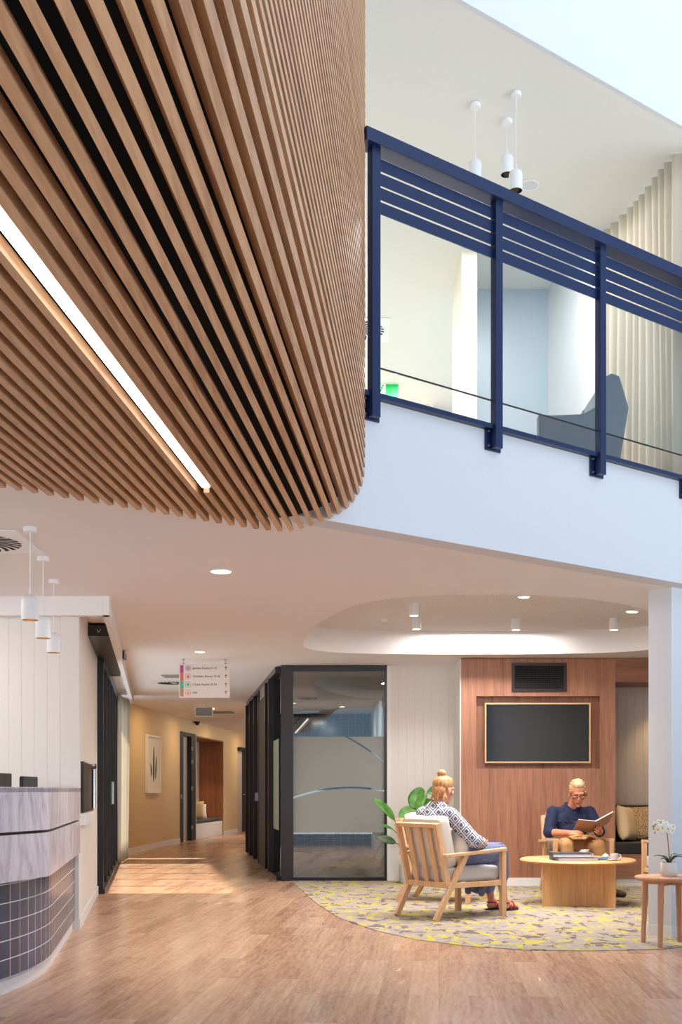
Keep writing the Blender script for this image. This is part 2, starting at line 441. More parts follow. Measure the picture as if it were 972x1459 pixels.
# veined marble
m, nt = nodes('marble'); p = principled(nt, rgb(220,214,222), 0.22, 0, 0.5)
v = coords(nt, (1.0, 1.0, 0.30))
a = noise(nt, v, 3.2, 6, 0.62, 1.6); b = noise(nt, v, 11, 6, 0.65, 2.2); c0 = noise(nt, v, 28, 4, 0.6, 1.0)
vein = math_(nt, 'SUBTRACT', 1.0, math_(nt, 'MULTIPLY', math_(nt, 'ABSOLUTE', math_(nt, 'SUBTRACT', a.outputs[0], 0.5)), 7.0))
f = math_(nt, 'ADD', math_(nt, 'MULTIPLY', math_(nt, 'MAXIMUM', vein, 0.0), 0.30), math_(nt, 'MULTIPLY', b.outputs[0], 0.5))
f = math_(nt, 'ADD', f, math_(nt, 'MULTIPLY', c0.outputs[0], 0.22))
L(nt, ramp(nt, f, [(0.26, rgb(234,228,232)), (0.56, rgb(212,206,214)), (0.86, rgb(150,146,158))]), p.inputs['Base Color'])
M['marble'] = m

# slate blue tiles with pale grout (follows the unrolled face)
def tiles(name, tile, grout, w, h, rough=0.2, kind='UV'):
    m, nt = nodes(name); p = principled(nt, tile, rough, 0, 0.5)
    v = coords(nt, kind=kind)
    br = N(nt, 'ShaderNodeTexBrick', offset=0.0)
    for k, val in (('Scale', 1.0), ('Mortar Size', 0.0028), ('Brick Width', w), ('Row Height', h), ('Mortar Smooth', 0.1)): br.inputs[k].default_value = val
    lo = tuple(c*0.85 for c in tile[:3])+(1,); hi = tuple(min(1, c*1.18) for c in tile[:3])+(1,)
    br.inputs['Color1'].default_value = lo; br.inputs['Color2'].default_value = hi; br.inputs['Mortar'].default_value = grout
    L(nt, v, br.inputs[0]); L(nt, br.outputs[0], p.inputs['Base Color'])
    L(nt, math_(nt, 'MULTIPLY_ADD', br.outputs['Fac'], 0.6, rough), p.inputs['Roughness'])
    b = N(nt, 'ShaderNodeBump', invert=True); b.inputs['Strength'].default_value = 0.4; b.inputs['Distance'].default_value = 0.003
    L(nt, br.outputs['Fac'], b.inputs['Height']); L(nt, b.outputs[0], p.inputs['Normal'])
    M[name] = m
tiles('slate_tiles', rgb(50,70,100), rgb(222,222,226), 0.13, 0.1045)
tiles('teal_tiles', rgb(34,66,76), rgb(120,150,158), 0.15, 0.15, 0.12, 'UV')

# perforated ceiling lining
m, nt = nodes('perforated'); p = principled(nt, rgb(240,236,234), 0.7)
v = coords(nt, (28, 28, 28), (0,0,0.6)); fr = N(nt, 'ShaderNodeVectorMath', operation='FRACTION'); L(nt, v, fr.inputs[0])
sb = N(nt, 'ShaderNodeVectorMath', operation='SUBTRACT'); sb.inputs[1].default_value = (0.5,0.5,0.5); L(nt, fr.outputs[0], sb.inputs[0])
s3 = N(nt, 'ShaderNodeSeparateXYZ'); L(nt, sb.outputs[0], s3.inputs[0])
d2 = math_(nt, 'ADD', math_(nt, 'MULTIPLY', s3.outputs[0], s3.outputs[0]), math_(nt, 'MULTIPLY', s3.outputs[1], s3.outputs[1]))
L(nt, mixc(nt, math_(nt, 'LESS_THAN', d2, 0.05), rgb(240,236,234), rgb(160,152,148)), p.inputs['Base Color'])
M['perforated'] = m

# blue and white diamond print blouse
m, nt = nodes('diamond_print'); p = principled(nt, rgb(236,232,236), 0.85)
t = N(nt, 'ShaderNodeTexCoord'); s = N(nt, 'ShaderNodeSeparateXYZ'); L(nt, t.outputs['Object'], s.inputs[0])
h = math_(nt, 'ADD', math_(nt, 'MULTIPLY', s.outputs[0], 0.65), math_(nt, 'MULTIPLY', s.outputs[1], 0.8))
wob = noise(nt, t.outputs['Object'], 9, 2); wz = math_(nt, 'MULTIPLY_ADD', wob.outputs[0], 0.012, s.outputs[2])
u1 = math_(nt, 'MULTIPLY', math_(nt, 'ADD', math_(nt, 'MULTIPLY', h, 1.1), wz), 9.0)
u2 = math_(nt, 'MULTIPLY', math_(nt, 'SUBTRACT', math_(nt, 'MULTIPLY', h, 1.1), wz), 9.0)
def tri(x): return math_(nt, 'ABSOLUTE', math_(nt, 'SUBTRACT', math_(nt, 'FRACT', x), 0.5))   # 0 centre .. 0.5 edge
dd = math_(nt, 'MAXIMUM', tri(u1), tri(u2))
fine = noise(nt, t.outputs['Object'], 110, 2)
dd = math_(nt, 'ADD', dd, math_(nt, 'MULTIPLY_ADD', fine.outputs[0], 0.10, -0.05))
band = ramp(nt, dd, [(0.0, rgb(96,102,136)), (0.16, rgb(96,102,136)), (0.20, rgb(236,232,236)), (0.27, rgb(236,232,236)), (0.31, rgb(66,72,104)), (0.39, rgb(66,72,104)), (0.42, rgb(240,236,240))], 'CONSTANT')
L(nt, band, p.inputs['Base Color']); bump(nt, p, wob.outputs[0], 0.5, 0.02); M['diamond_print'] = m

# strawberry-blond hair in strands, woven cushion, plant leaves, patterned cushion
m, nt = nodes('copper_hair'); p = principled(nt, rgb(200,140,90), 0.5)
a = noise(nt, coords(nt, (1,1,0.15)), 130, 3)
L(nt, ramp(nt, a.outputs[0], [(0.3, rgb(150,96,60)), (0.55, rgb(206,148,98)), (0.75, rgb(232,184,130))]), p.inputs['Base Color']); bump(nt, p, a.outputs[0], 0.6, 0.004); M['copper_hair'] = m
m, nt = nodes('woven_beige'); p = principled(nt, rgb(214,180,132), 0.95)
vo = N(nt, 'ShaderNodeTexVoronoi'); vo.inputs['Scale'].default_value = 75; L(nt, coords(nt), vo.inputs['Vector'])
L(nt, ramp(nt, vo.outputs[0], [(0.1, rgb(236,206,160)), (0.7, rgb(150,116,78))]), p.inputs['Base Color']); bump(nt, p, vo.outputs[0], 0.8, 0.01); M['woven_beige'] = m
m, nt = nodes('leaf_green'); p = principled(nt, rgb(70,130,50), 0.3, 0, 0.5)
a = noise(nt, coords(nt), 12, 3); L(nt, ramp(nt, a.outputs[0], [(0.3, rgb(46,104,34)), (0.7, rgb(96,158,60))]), p.inputs['Base Color']); M['leaf_green'] = m
plain('leaf_dark', rgb(36,66,30), 0.35, var=0.2, bscale=15)
m, nt = nodes('zigzag_cushion'); p = principled(nt, rgb(226,200,150), 0.9)
t = N(nt, 'ShaderNodeTexCoord'); s = N(nt, 'ShaderNodeSeparateXYZ'); L(nt, t.outputs['Object'], s.inputs[0])
zz = math_(nt, 'ADD', s.outputs[2], math_(nt, 'PINGPONG', s.outputs[0], 0.06))
zz = math_(nt, 'FRACT', math_(nt, 'MULTIPLY', zz, 22))
L(nt, mixc(nt, math_(nt, 'LESS_THAN', zz, 0.4), rgb(232,210,166), rgb(170,132,84)), p.inputs['Base Color']); M['zigzag_cushion'] = m
# ================================================================== the shell
FM, FD = 1.338, 8.78                                  # balcony edge: x = FM*y - FD
FU = Vector((FM, 1, 0)).normalized(); FN = Vector((FU.y, -FU.x, 0))    # along the edge, and out of it towards the hall
def edge(y, off=0.0, z=0.0): return Vector((FM*y-FD, y, z))+FN*off
OUT = [(-9.0, (-9+FD)/FM), (8.0, (8+FD)/FM), (8.0, 34.0), (-4.2, 34.0), (-4.05, 18.6), (-2.35, 9.30), (-9.0, 9.30)]
def smooth_loop(pts, n=8):
    out = []; k = len(pts)
    for i in range(k):
        p0, p1, p2, p3 = [Vector(pts[(i+j-1) % k]) for j in range(4)]
        for t in range(n):
            t /= n
            out.append(0.5*((2*p1)+(-p0+p2)*t+(2*p0-5*p1+4*p2-p3)*t*t+(-p0+3*p1-3*p2+p3)*t**3))
    return [(p[0], p[1]) for p in out]

# floor
struct('floor', MB().prism([(-9.0,-1.0),(8.0,-1.0),(8.0,34.0),(-4.1,34.0),(-3.98,18.6),(-2.20,9.30),(-9.0,9.30)], -.1, 0), 'plank_floor')
pts = [onfloor(*p) for p in [(400,1255.2),(417,1256.3),(447,1284.7),(482,1308),(535,1326.5),(594,1339.5),(665,1348.5),(753,1354.5),(841,1355.5),(941,1353),(990,1349)]]
poly = [(p.x, p.y) for p in pts]+[(4.4, 8.9),(6.0, 10.5),(6.0, 13.30),(1.40, 13.30),(1.40, 14.03)]
tag(struct('floor_carpet', MB().prism(poly, 0.0, 0.006), 'carpet'), 'patterned grey and yellow lounge carpet with a curved front edge')

# lower ceiling with an oval coffer over the lounge
cof = [(-.406,12.03),(-.30,11.0),(-.10,10.09),(.18,9.40),(.62,9.06),(1.43,8.98),(2.10,9.22),(2.70,9.85),(3.25,10.9),(3.55,12.0),(3.30,12.62),(2.6,12.86),(1.6,12.90),(.5,12.88),(-.06,12.74),(-.33,12.46)]
hole = smooth_loop(cof, 6)
tri_ = tessellate_polygon([[Vector((p[0],p[1],0)) for p in OUT], [Vector((p[0],p[1],0)) for p in hole]])
allp = OUT+hole
struct('ceiling', MB().add([(p[0],p[1],CEIL) for p in allp], [tuple(t) for t in tri_]), 'ceiling_paint')
CT = 2.967
n = len(hole)
mb = MB().add([(p[0],p[1],CEIL) for p in hole]+[(p[0],p[1],CT) for p in hole], [(i,(i+1)%n,n+(i+1)%n,n+i) for i in range(n)])
struct('ceiling_coffer_edge', mb, 'ceiling_paint', smooth=True, label='curved white rim of the oval ceiling recess over the lounge')
big = [((p[0]-1.6)*1.02+1.6, (p[1]-11)*1.02+11) for p in hole]
struct('ceiling_coffer', MB().prism(big, CT, CT+0.02), 'perforated', label='perforated ceiling panel inside the oval recess')

# balcony edge, upper slab, upper ceiling, high bulkhead
a, b = edge(-1.0), edge(12.5)
def ribbon(z0, z1, t, y0=-1.0, y1=12.4, off=0.0):
    p, q = edge(y0, off), edge(y1, off); r, s = edge(y1, off-t), edge(y0, off-t)
    return MB().prism([(p.x,p.y),(q.x,q.y),(r.x,r.y),(s.x,s.y)], z0, z1)
struct('wall_balcony', ribbon(CEIL-0.001, 3.470, 0.16), 'white_paint', label='white balcony upstand below the navy balustrade')
inner = [(edge(-.3,-.16).x, edge(-.3,-.16).y), (edge(12.4,-.16).x, edge(12.4,-.16).y), (8.0, 34.0), (-4.2, 34.0), (-4.05, 18.6), (-2.35, 9.30), (-9.0, 9.30)]
struct('floor_upper', MB().prism(inner, UF-0.12, UF), 'grey_carpet')
struct('ceiling_upper', MB().prism(OUT, UC, UC+0.1), 'upper_paint')
struct('wall_high', ribbon(UC-.003, 10.0, 0.03, off=.003), 'white_paint', label='tall white wall above the edge of the upper ceiling')
struct('ceiling_high', MB().prism([(-9,-4),(9,-4),(9,34),(-4.2,34),(-2.3,9.3),(-9,9.3)], 10.0, 10.1), 'white_paint')
struct('wall_left', MB().span((-9.1,-4,2.6), (-9.0,9.2,10.0)).span((-9.1,-4,0), (-9.0,0,2.6)).span((-9.1,8.8,0), (-9.0,9.2,2.6)), 'white_paint')
wn = thing('window_3', 'black framed full height windows left of the reception', 'window', (-9.05,4.4,0), kind='structure')
for i in range(7):
    y = .04+i*8.72/6; MB().span((-9.10,y-.035,.0), (-9.0,y+.035,2.6)).build('mullion', 'dark_frame', wn, world=True)
for z in (.04, 2.56): MB().span((-9.10,0,z-.04), (-9.0,8.8,z+.04)).build('rail', 'dark_frame', wn, world=True)
MB().span((-9.06,.02,.08), (-9.05,8.78,2.52)).build('pane', 'clear_glass', wn, world=True)

# ---------------------------------------------------------------- lined boards
def boards(p, q, z0, z1, pitch=0.105, groove=0.007, depth=0.003):
    """vertical lining boards from p to q in plan; face looks to the right of p->q reversed"""
    p, q = Vector((p[0],p[1],0)), Vector((q[0],q[1],0)); d = (q-p); ln = d.length; d.normalize(); nrm = Vector((d.y,-d.x,0))
    prof = []; x = 0
    while x < ln:
        prof.append((x, 0)); e = min(x+pitch-groove, ln); prof.append((e, 0))
        if e < ln: prof.append((min(e+groove/2, ln), -depth))
        x += pitch
    lo = [p+d*a+nrm*b+Vector((0,0,z0)) for a, b in prof]; hi = [v+Vector((0,0,z1-z0)) for v in lo]
    back = [p-nrm*0.06, q-nrm*0.06]
    m = MB().grid([lo, hi])
    k = len(lo)
    m.add([lo[0], lo[-1], hi[-1], hi[0], back[0]+Vector((0,0,z0)), back[1]+Vector((0,0,z0)), back[1]+Vector((0,0,z1)), back[0]+Vector((0,0,z1))],
          [(4,5,6,7),(0,4,7,3),(1,2,6,5),(3,7,6,2),(0,1,5,4)])
    return m
RY = 9.15                                             # reception back wall
struct('wall_reception', boards((-8.9,RY), (-2.136,RY), 0, 2.60), 'board_paint', label='white lined board wall behind the reception desk')
struct('baseboard_reception', MB().span((-8.9,RY-.015,0), (-2.13,RY,.09)), 'trim_paint')
def wl(y): return -0.59-0.169*y                       # line of the return wall and the sliding doors
def seg(p, q, z0, z1, t, side=1):
    p, q = Vector((p[0],p[1],0)), Vector((q[0],q[1],0)); d = (q-p).normalized(); nrm = Vector((-d.y,d.x,0))*side*t
    return MB().prism([(p.x,p.y),(q.x,q.y),(q.x+nrm.x,q.y+nrm.y),(p.x+nrm.x,p.y+nrm.y)], z0, z1)
struct('wall_return', seg((wl(RY-.0),RY-.0), (wl(12.3),12.3), 0, CEIL, 0.14), 'board_paint', label='narrow white return wall beside the sliding doors')
struct('baseboard_return', seg((wl(RY)+.014,RY-.016), (wl(12.25)+.014,12.25), 0, .09, 0.013), 'trim_paint')
# hanging bulkhead over the desk and along the doors
struct('trim_1', MB().span((-8.9,RY-.10,2.547), (-1.87,RY-.012,CEIL)), 'ceiling_paint', label='white bulkhead across the ceiling behind the desk')
struct('trim_2', seg((-1.87,RY-.1), (-3.416,18.5), 2.547, CEIL, 0.05), 'ceiling_paint', label='long white bulkhead running along the sliding doors')

# ---------------------------------------------------------------- sliding doors on the left
D0, D1 = 12.3, 18.4
door = thing('door_1', 'tall black framed glazed sliding doors left of the corridor', 'door', (wl(15.3),15.3,0), kind='structure')
ys = [12.3, 13.3, 14.3, 15.3, 16.3, 17.35, 18.4]
mb = MB()
dv = Vector((-.169,1,0)).normalized()
for z0, z1, w in ((0,.05,.16),(2.53,2.66,.14)):
    p, q = Vector((wl(D0),D0,(z0+z1)/2)), Vector((wl(D1),D1,(z0+z1)/2)); mb.bar(p, q, w, z1-z0)
mb.build('frame', 'dark_frame', door, world=True)
for i, y in enumerate(ys):
    w = .09 if i in (0, 6) else .055
    MB().bar((wl(y),y,.05), (wl(y),y,2.53), w, .13, up=(1,.169,0)).build('mullion', 'dark_frame', door, world=True)
for i in range(6):
    y0, y1 = ys[i]+.03, ys[i+1]-.03
    MB().bar((wl(y0)-.02,y0,1.29), (wl(y1)-.02,y1,1.29), .012, 2.48).build('pane', 'door_glass', door, world=True)
for y in (14.36, 15.24):
    MB().bar((wl(y)+.07,y,.95), (wl(y)+.07,y,1.25), .02, .03, up=(1,0,0)).build('handle', 'steel', door, world=True)
op = thing('door_operator', 'dark grey automatic door drive box under the bulkhead', 'door opener', (wl(12)+.1,12,2.58))
p, q = Vector((wl(10.5)+.10,10.5,2.625)), Vector((wl(14.2)+.10,14.2,2.625))
MB().bar(p, q, .20, .095).build('housing', 'dark_frame', op, world=True, bevel=.006)
MB().bar(p-dv*.02, p+dv*.015, .19, .10).build('end_cap', 'black_gloss', op, world=True)
vv = MB(); e0 = p-dv*.022
vv.bar(e0+Vector((-.018,0,.012)), e0+Vector((-.003,0,-.016)), .005, .004); vv.bar(e0+Vector((.022,0,.020)), e0+Vector((-.003,0,-.016)), .005, .004)
vv.build('emblem', 'white_metal', op, world=True)
sn = thing('door_sensor', 'small black motion sensor on the inner face of the door bulkhead', 'sensor', (wl(12.6)+.30,12.6,2.6))
MB().box((wl(12.6)+.27,12.6,2.64), (.06,.16,.07)).build('body', 'black_gloss', sn, world=True, bevel=.006)
MB().box((wl(12.6)+.27,12.6,2.685), (.03,.08,.025)).build('mount', 'dark_frame', sn, world=True)

# wall panel with a chrome upright on the return wall
pn = thing('wall_notice_case', 'black glazed case with chrome upright on the white return wall', 'notice case', (wl(9.9)+.02,9.9,.86))
def rb(y0, y1, z0, z1, t, off): return seg((wl(y0)+off,y0), (wl(y1)+off,y1), z0, z1, t, -1)
rb(9.25,10.75,.955,1.375,.03,0.0).build('panel', 'black_gloss', pn, world=True)
rb(9.25,10.8,.845,.945,.05,0.0).build('tray', 'white_metal', pn, world=True, bevel=.004)
rb(10.76,10.85,.84,1.38,.035,0.0).build('side_frame', 'table_oak', pn, world=True)
MB().tube([(wl(10.55)+.05,10.55,.97),(wl(10.55)+.05,10.55,1.33)], .018, 12).build('upright', 'chrome', pn, smooth=True, world=True)
MB().tube([(wl(10.55)+.02,10.55,1.36),(wl(10.55)+.07,10.55,1.36)], .026, 14).build('knob', 'chrome', pn, smooth=True, world=True)

# curtain at the end of the sliding doors
def curtain(name, p, q, z0, z1, amp, folds, mat, label, ripple=0.15):
    p, q = Vector((p[0],p[1],0)), Vector((q[0],q[1],0)); d = q-p; nrm = Vector((d.y,-d.x,0)).normalized()
    rows = []; k = folds*10
    for j in range(9):
        t = j/8; z = z0+(z1-z0)*t; r = []
        for i in range(k+1):
            s = i/k; ph = 2*PI*folds*s+0.7*math.sin(5*s*PI)+ripple*math.sin(3*t+9*s)
            r.append(p+d*s+nrm*(amp*(1+.35*math.sin(7*s+2*t))*math.sin(ph))+Vector((0,0,z)))
        rows.append(r)
    o = MB().grid(rows).build(name, mat, smooth=True, angle=180, solid=.004)
    return tag(o, label, 'curtain')
curtain('curtain', (-3.46,17.35), (-3.52,18.5), .02, 2.62, .045, 5, 'sheer_white', 'gathered cream curtain at the corridor end of the sliding doors')

# ---------------------------------------------------------------- corridor
A0, A1, A2, A3, A4 = (-3.88,18.75), (-3.49,24.3), (-3.33,25.75), (-3.0,28.6), (-2.79,30.2)
struct('wall_corridor', seg(A0, A1, 0, CEIL, .12), 'ochre_paint', label='warm cream corridor wall with a framed picture')
struct('baseboard_corridor', seg((A0[0]+.012,A0[1]), (A1[0]+.012,A1[1]), 0, .10, .012), 'trim_paint')
def lerp(p, q, t): return (p[0]+(q[0]-p[0])*t, p[1]+(q[1]-p[1])*t)
struct('trim_3', seg(A1, A2, 2.42, CEIL, .12), 'ochre_paint', label='wall above the dark corridor door')
d2 = thing('door_2', 'open door with black frame in the corridor wall', 'door', (A1[0],A1[1],0), kind='structure')
f0, f1 = lerp(A1, A2, .0), lerp(A1, A2, .22); g0, g1 = lerp(A1, A2, .72), lerp(A1, A2, 1.0)
mbf = seg(f0, f1, 0, 2.42, .14); mbf2 = seg(g0, g1, 0, 2.42, .14)
mbf.build('door_jamb', 'matte_black', d2, world=True); mbf2.build('door_jamb', 'matte_black', d2, world=True)
seg(f1, g0, 2.34, 2.42, .14).build('door_head', 'matte_black', d2, world=True)
lf = seg(lerp(f1,g0,.02), lerp(f1,g0,1.0), 0.01, 2.34, .04)
lf.v = [(x-.10, y, z) for x, y, z in lf.v]; leaf = lf.build('door_leaf', 'niche_paint', d2, world=True)
for z in (.30, 1.18, 1.78, 2.08):
    c = lerp(f1, g0, .99); MB().box((c[0]+.015,c[1],z), (.03,.07,.09)).build('hinge', 'steel', d2, world=True)
c = lerp(f0,f1,.2); MB().box((c[0]+.02,c[1],1.0), (.03,.05,.10)).build('handle', 'steel', d2, world=True)
# seat niche
B0, B1 = A2, A3
struct('trim_4', seg(B0, B1, 2.39, CEIL, .12), 'ochre_paint', label='wall above the corridor seat niche')
nb0, nb1 = (B0[0]-.62,B0[1]+.05), (B1[0]-.62,B1[1]+.05)
struct('wall_niche', seg(nb0, nb1, 0, CEIL, .1), 'niche_paint', label='pale back wall of the corridor seat niche')
struct('wall_niche_end', seg((nb1[0],nb1[1]), (B1[0]+.0,B1[1]), 0, 2.42, .08), 'niche_walnut', label='walnut lined end wall of the corridor seat niche')
struct('wall_niche_side', seg((nb0[0],nb0[1]), (B0[0],B0[1]), 0, CEIL, .05), 'ochre_paint', label='near side wall of the corridor seat niche')
struct('ceiling_niche', MB().prism([B0,B1,nb1,nb0], 2.36, 2.39), 'niche_walnut', label='walnut soffit of the corridor seat niche')
bench = thing('niche_bench', 'built in cream bench with dark pad in the corridor niche', 'bench', (B0[0]-.3,B0[1]+1.4,0))
ins = lambda p, dx: (p[0]+dx, p[1])
MB().prism([lerp(B0,B1,.01), lerp(B0,B1,.97), ins(lerp(B0,B1,.97),-.58), ins(lerp(B0,B1,.01),-.58)], 0, .355).build('base', 'cream_paint', bench, world=True, bevel=.008)
MB().prism([ins(lerp(B0,B1,.02),-.02), ins(lerp(B0,B1,.96),-.02), ins(lerp(B0,B1,.96),-.56), ins(lerp(B0,B1,.02),-.56)], .356, .44).build('seat_pad', 'dark_pad', bench, world=True, bevel=.02)
def cushion(w, h, t, n=14, tuft=0.0):
    """soft square cushion standing in the local xz plane, centred on its bottom edge"""
    mb = MB()
    for sgn in (1, -1):
        rows = []
        for j in range(n+1):
            r = []
            for i in range(n+1):
                u, v = 2*i/n-1, 2*j/n-1
                pu = u*(1-.07*(1-v*v)*abs(u)**3); pv = v*(1-.07*(1-u*u)*abs(v)**3)
                th = t/2*((1-u**4)*(1-v**4))**.5
                r.append((pu*w/2, sgn*th, (pv+1)*h/2))
            rows.append(r)
        mb.grid(rows)
    return mb
def place_cushion(name, loc, rot, w, h, t, mat, label, group=None):
    o = cushion(w, h, t).build(name, mat, smooth=True, angle=180)
    o.location = loc; o.rotation_euler = rot
    return tag(o, label, 'cushion', group)
cpos = lerp(B0, B1, .30)
place_cushion('cushion', (cpos[0]-.22,cpos[1]-.05,.445), (R_:=math.radians(-10), 0, math.radians(20)), .46, .44, .15, 'zigzag_cushion', 'zigzag patterned cushion on the corridor niche bench')
place_cushion('cushion', (cpos[0]-.20,cpos[1]+.42,.445), (math.radians(-12), 0, math.radians(25)), .44, .36, .13, 'cream_pillow', 'plain cream cushion behind the zigzag one on the niche bench')
scn = thing('wall_lamp', 'small glowing wall lamp inside the corridor niche', 'lamp', (nb0[0]+.1,nb0[1]+1.15,1.6))
wx, wy = lerp(nb0, nb1, .42)
MB().tube([(wx+.09,wy,1.64),(wx+.09,wy,1.78)], .045, 16).build('lamp_body', 'white_metal', scn, smooth=True, world=True)
MB().tube([(wx+.09,wy,1.60),(wx+.09,wy,1.638)], .040, 16).build('diffuser', 'lamp_warm', scn, smooth=True, world=True)
MB().span((wx-.01,wy-.03,1.68), (wx+.06,wy+.03,1.74)).build('bracket', 'white_metal', scn, world=True)
# beyond the niche
struct('wall_corridor_far', seg(A3, A4, 0, CEIL, .12), 'ochre_paint', label='corridor wall between the niche and the far door')
struct('baseboard_corridor_far', seg((A3[0]+.012,A3[1]), (A4[0]+.012,A4[1]), 0, .10, .012), 'trim_paint')
A5, A6 = (-2.62,31.4), (-2.50,32.6)
struct('trim_5', seg(A4, A5, 2.30, CEIL, .12), 'ochre_paint', label='wall above the far corridor door')
d3 = thing('door_3', 'dark door at the far end of the corridor', 'door', (A4[0],A4[1],0), kind='structure')
seg(lerp(A4,A5,.0), lerp(A4,A5,.45), .01, 2.30, .05).build('door_leaf', 'niche_paint', d3, world=True)
seg(lerp(A4,A5,.45), lerp(A4,A5,1.0), 0, 2.30, .12).build('door_jamb', 'matte_black', d3, world=True)
c = lerp(A4,A5,.55); MB().box((c[0]+.05,c[1],1.02), (.08,.12,.04)).build('handle', 'steel', d3, world=True)
seg((A4[0]+.02,A4[1]), (A5[0]+.02,A5[1]), 2.20, 2.30, .06, -1).build('door_head', 'matte_black', d3, world=True)
struct('wall_corridor_end', seg(A5, A6, 0, CEIL, .12), 'ochre_paint')
struct('wall_end', MB().span((-6,33.2,0), (4,33.3,CEIL)), 'ochre_paint')
# picture in the corridor
pd = (Vector((A1[0],A1[1],0))-Vector((A0[0],A0[1],0))).normalized(); pnr = Vector((pd.y,-pd.x,0))
def onA(y): t = (y-A0[1])/(A1[1]-A0[1]); return Vector((A0[0]+(A1[0]-A0[0])*t, y, 0))
y0, y1, z0, z1 = 21.25, 22.30, 1.10, 2.18
pic = thing('framed_picture', 'framed print of dark feathers on the warm corridor wall', 'picture', tuple(onA(21.8)+pnr*.02+Vector((0,0,1.1))))
for (ya,za,yb,zb) in ((y0,z0,y1,z0),(y0,z1,y1,z1),(y0,z0,y0,z1),(y1,z0,y1,z1)):
    MB().bar(onA(ya)+pnr*.03+Vector((0,0,za)), onA(yb)+pnr*.03+Vector((0,0,zb)), .035, .055, up=pnr).build('frame_rail', 'white_metal', pic, world=True)
pp, qq = onA(y0)+pnr*.025, onA(y1)+pnr*.025
MB().add([pp+Vector((0,0,z0)), qq+Vector((0,0,z0)), qq+Vector((0,0,z1)), pp+Vector((0,0,z1))], [(0,1,2,3)]).build('print', 'art_paper', pic, world=True, solid=.004)
fe = MB()
for cy, top, bot, wd, lean in ((21.62,1.66,1.40,.055,-.10),(21.80,1.98,1.30,.075,.02),(21.97,1.80,1.36,.06,.08)):
    rows = []
    for j in range(13):
        t = j/12; z = bot+(top-bot)*t; w = wd*(math.sin(PI*min(1, t*.93+.03))**.6)*(1-.35*t)+.004
        c = onA(cy+lean*(t-.3))+pnr*.0285+Vector((0,0,z)); rows.append([c-pd*w, c, c+pd*w])
    fe.grid(rows)
fe.build('feather_motif', 'art_ink', pic, world=True)

# ---------------------------------------------------------------- glazed meeting room (front and corridor side)
PY = 14.03
w1 = thing('window_1', 'black framed frosted glass front of the meeting room', 'glazed partition', (-.09,PY,0), kind='structure')
def X14(x): return (x-CX)*PY/FPX
fx0, fx1, fx2, fx3 = X14(400.3), X14(417.7), X14(548), X14(551.6)
ztop = EYE+(HY-949.5)*PY/FPX; zg1 = EYE+(HY-956.3)*PY/FPX; zg0 = EYE+(HY-1250)*PY/FPX
MB().span((fx0,PY-.01,0), (fx1,PY+.12,CEIL)).build('corner_post', 'black_metal', w1, world=True, bevel=.004)
MB().span((fx2,PY,0), (fx3,PY+.10,CEIL)).build('jamb', 'black_metal', w1, world=True, bevel=.003)
MB().span((fx1,PY,zg1), (fx2,PY+.10,CEIL-.006)).build('head', 'black_metal', w1, world=True, bevel=.003)
MB().span((fx1,PY,0), (fx2,PY+.10,zg0)).build('sill', 'black_metal', w1, world=True, bevel=.003)
MB().span((fx1,PY+.05,zg0), (fx2,PY+.062,zg1)).build('pane', 'grey_glass', w1, world=True)
zf0, zf1 = EYE+(HY-1186.5)*PY/FPX, EYE+(HY-1049.4)*PY/FPX
MB().add([(fx1,PY+.045,zf0),(fx2,PY+.045,zf0),(fx2,PY+.045,zf1),(fx1,PY+.045,zf1)], [(0,1,2,3)]).build('frosted_film', 'frosted_film', w1, world=True)
w2 = thing('window_2', 'black framed glazed corridor side of the meeting room with frosted band', 'glazed partition', (-1.2,16.9,0), kind='structure')
G0, G1 = Vector((-.754,14.06,0)), Vector((-1.605,19.76,0)); gd = (G1-G0); gl = gd.length; gd.normalize(); gn = Vector((-gd.y,gd.x,0))
def onG(t, z=0, off=0): return G0+gd*t+gn*off+Vector((0,0,z))
MB().bar(onG(.1,2.655), onG(gl,2.655), .12, .07).build('head', 'black_metal', w2, world=True)
MB().bar(onG(.1,.025), onG(gl,.025), .10, .05).build('sill', 'black_metal', w2, world=True)
ts = [.1, .95, 1.55, 2.75, 3.75, 4.75, gl-.06]
for i, t in enumerate(ts[1:]):
    wdt = .10 if i in (1, 2) else .06
    MB().bar(onG(t,.05), onG(t,2.62), wdt, .16, up=gn).build('mullion', 'dark_frame', w2, world=True)
for i in range(6):
    a_, b_ = ts[i]+.05, ts[i+1]-.05
    if i == 2:
        MB().bar(onG(a_,1.25,.05), onG(b_,1.25,.05), .045, 2.40).build('door_leaf', 'matte_black', w2, world=True)
        MB().bar(onG(b_-.10,.98,.11), onG(b_-.10,1.10,.11), .03, .05, up=gn).build('handle', 'steel', w2, world=True)
        MB().bar(onG(a_,2.54,.03), onG(b_,2.54,.03), .06, .16).build('transom', 'steel', w2, world=True)
        continue
    MB().bar(onG(a_,1.335), onG(b_,1.335), .012, 2.56).build('pane', 'smoked_glass', w2, world=True)
    MB().bar(onG(a_,1.21,.012), onG(b_,1.21,.012), .004, 1.16).build('frosted_band', 'frosted_plain', w2, world=True)
struct('wall_glazing_end', seg((G1.x,G1.y), (G1.x-.02,G1.y+.14), 0, CEIL, .12, -1), 'trim_paint', label='white wall end behind the glazed corridor screen')
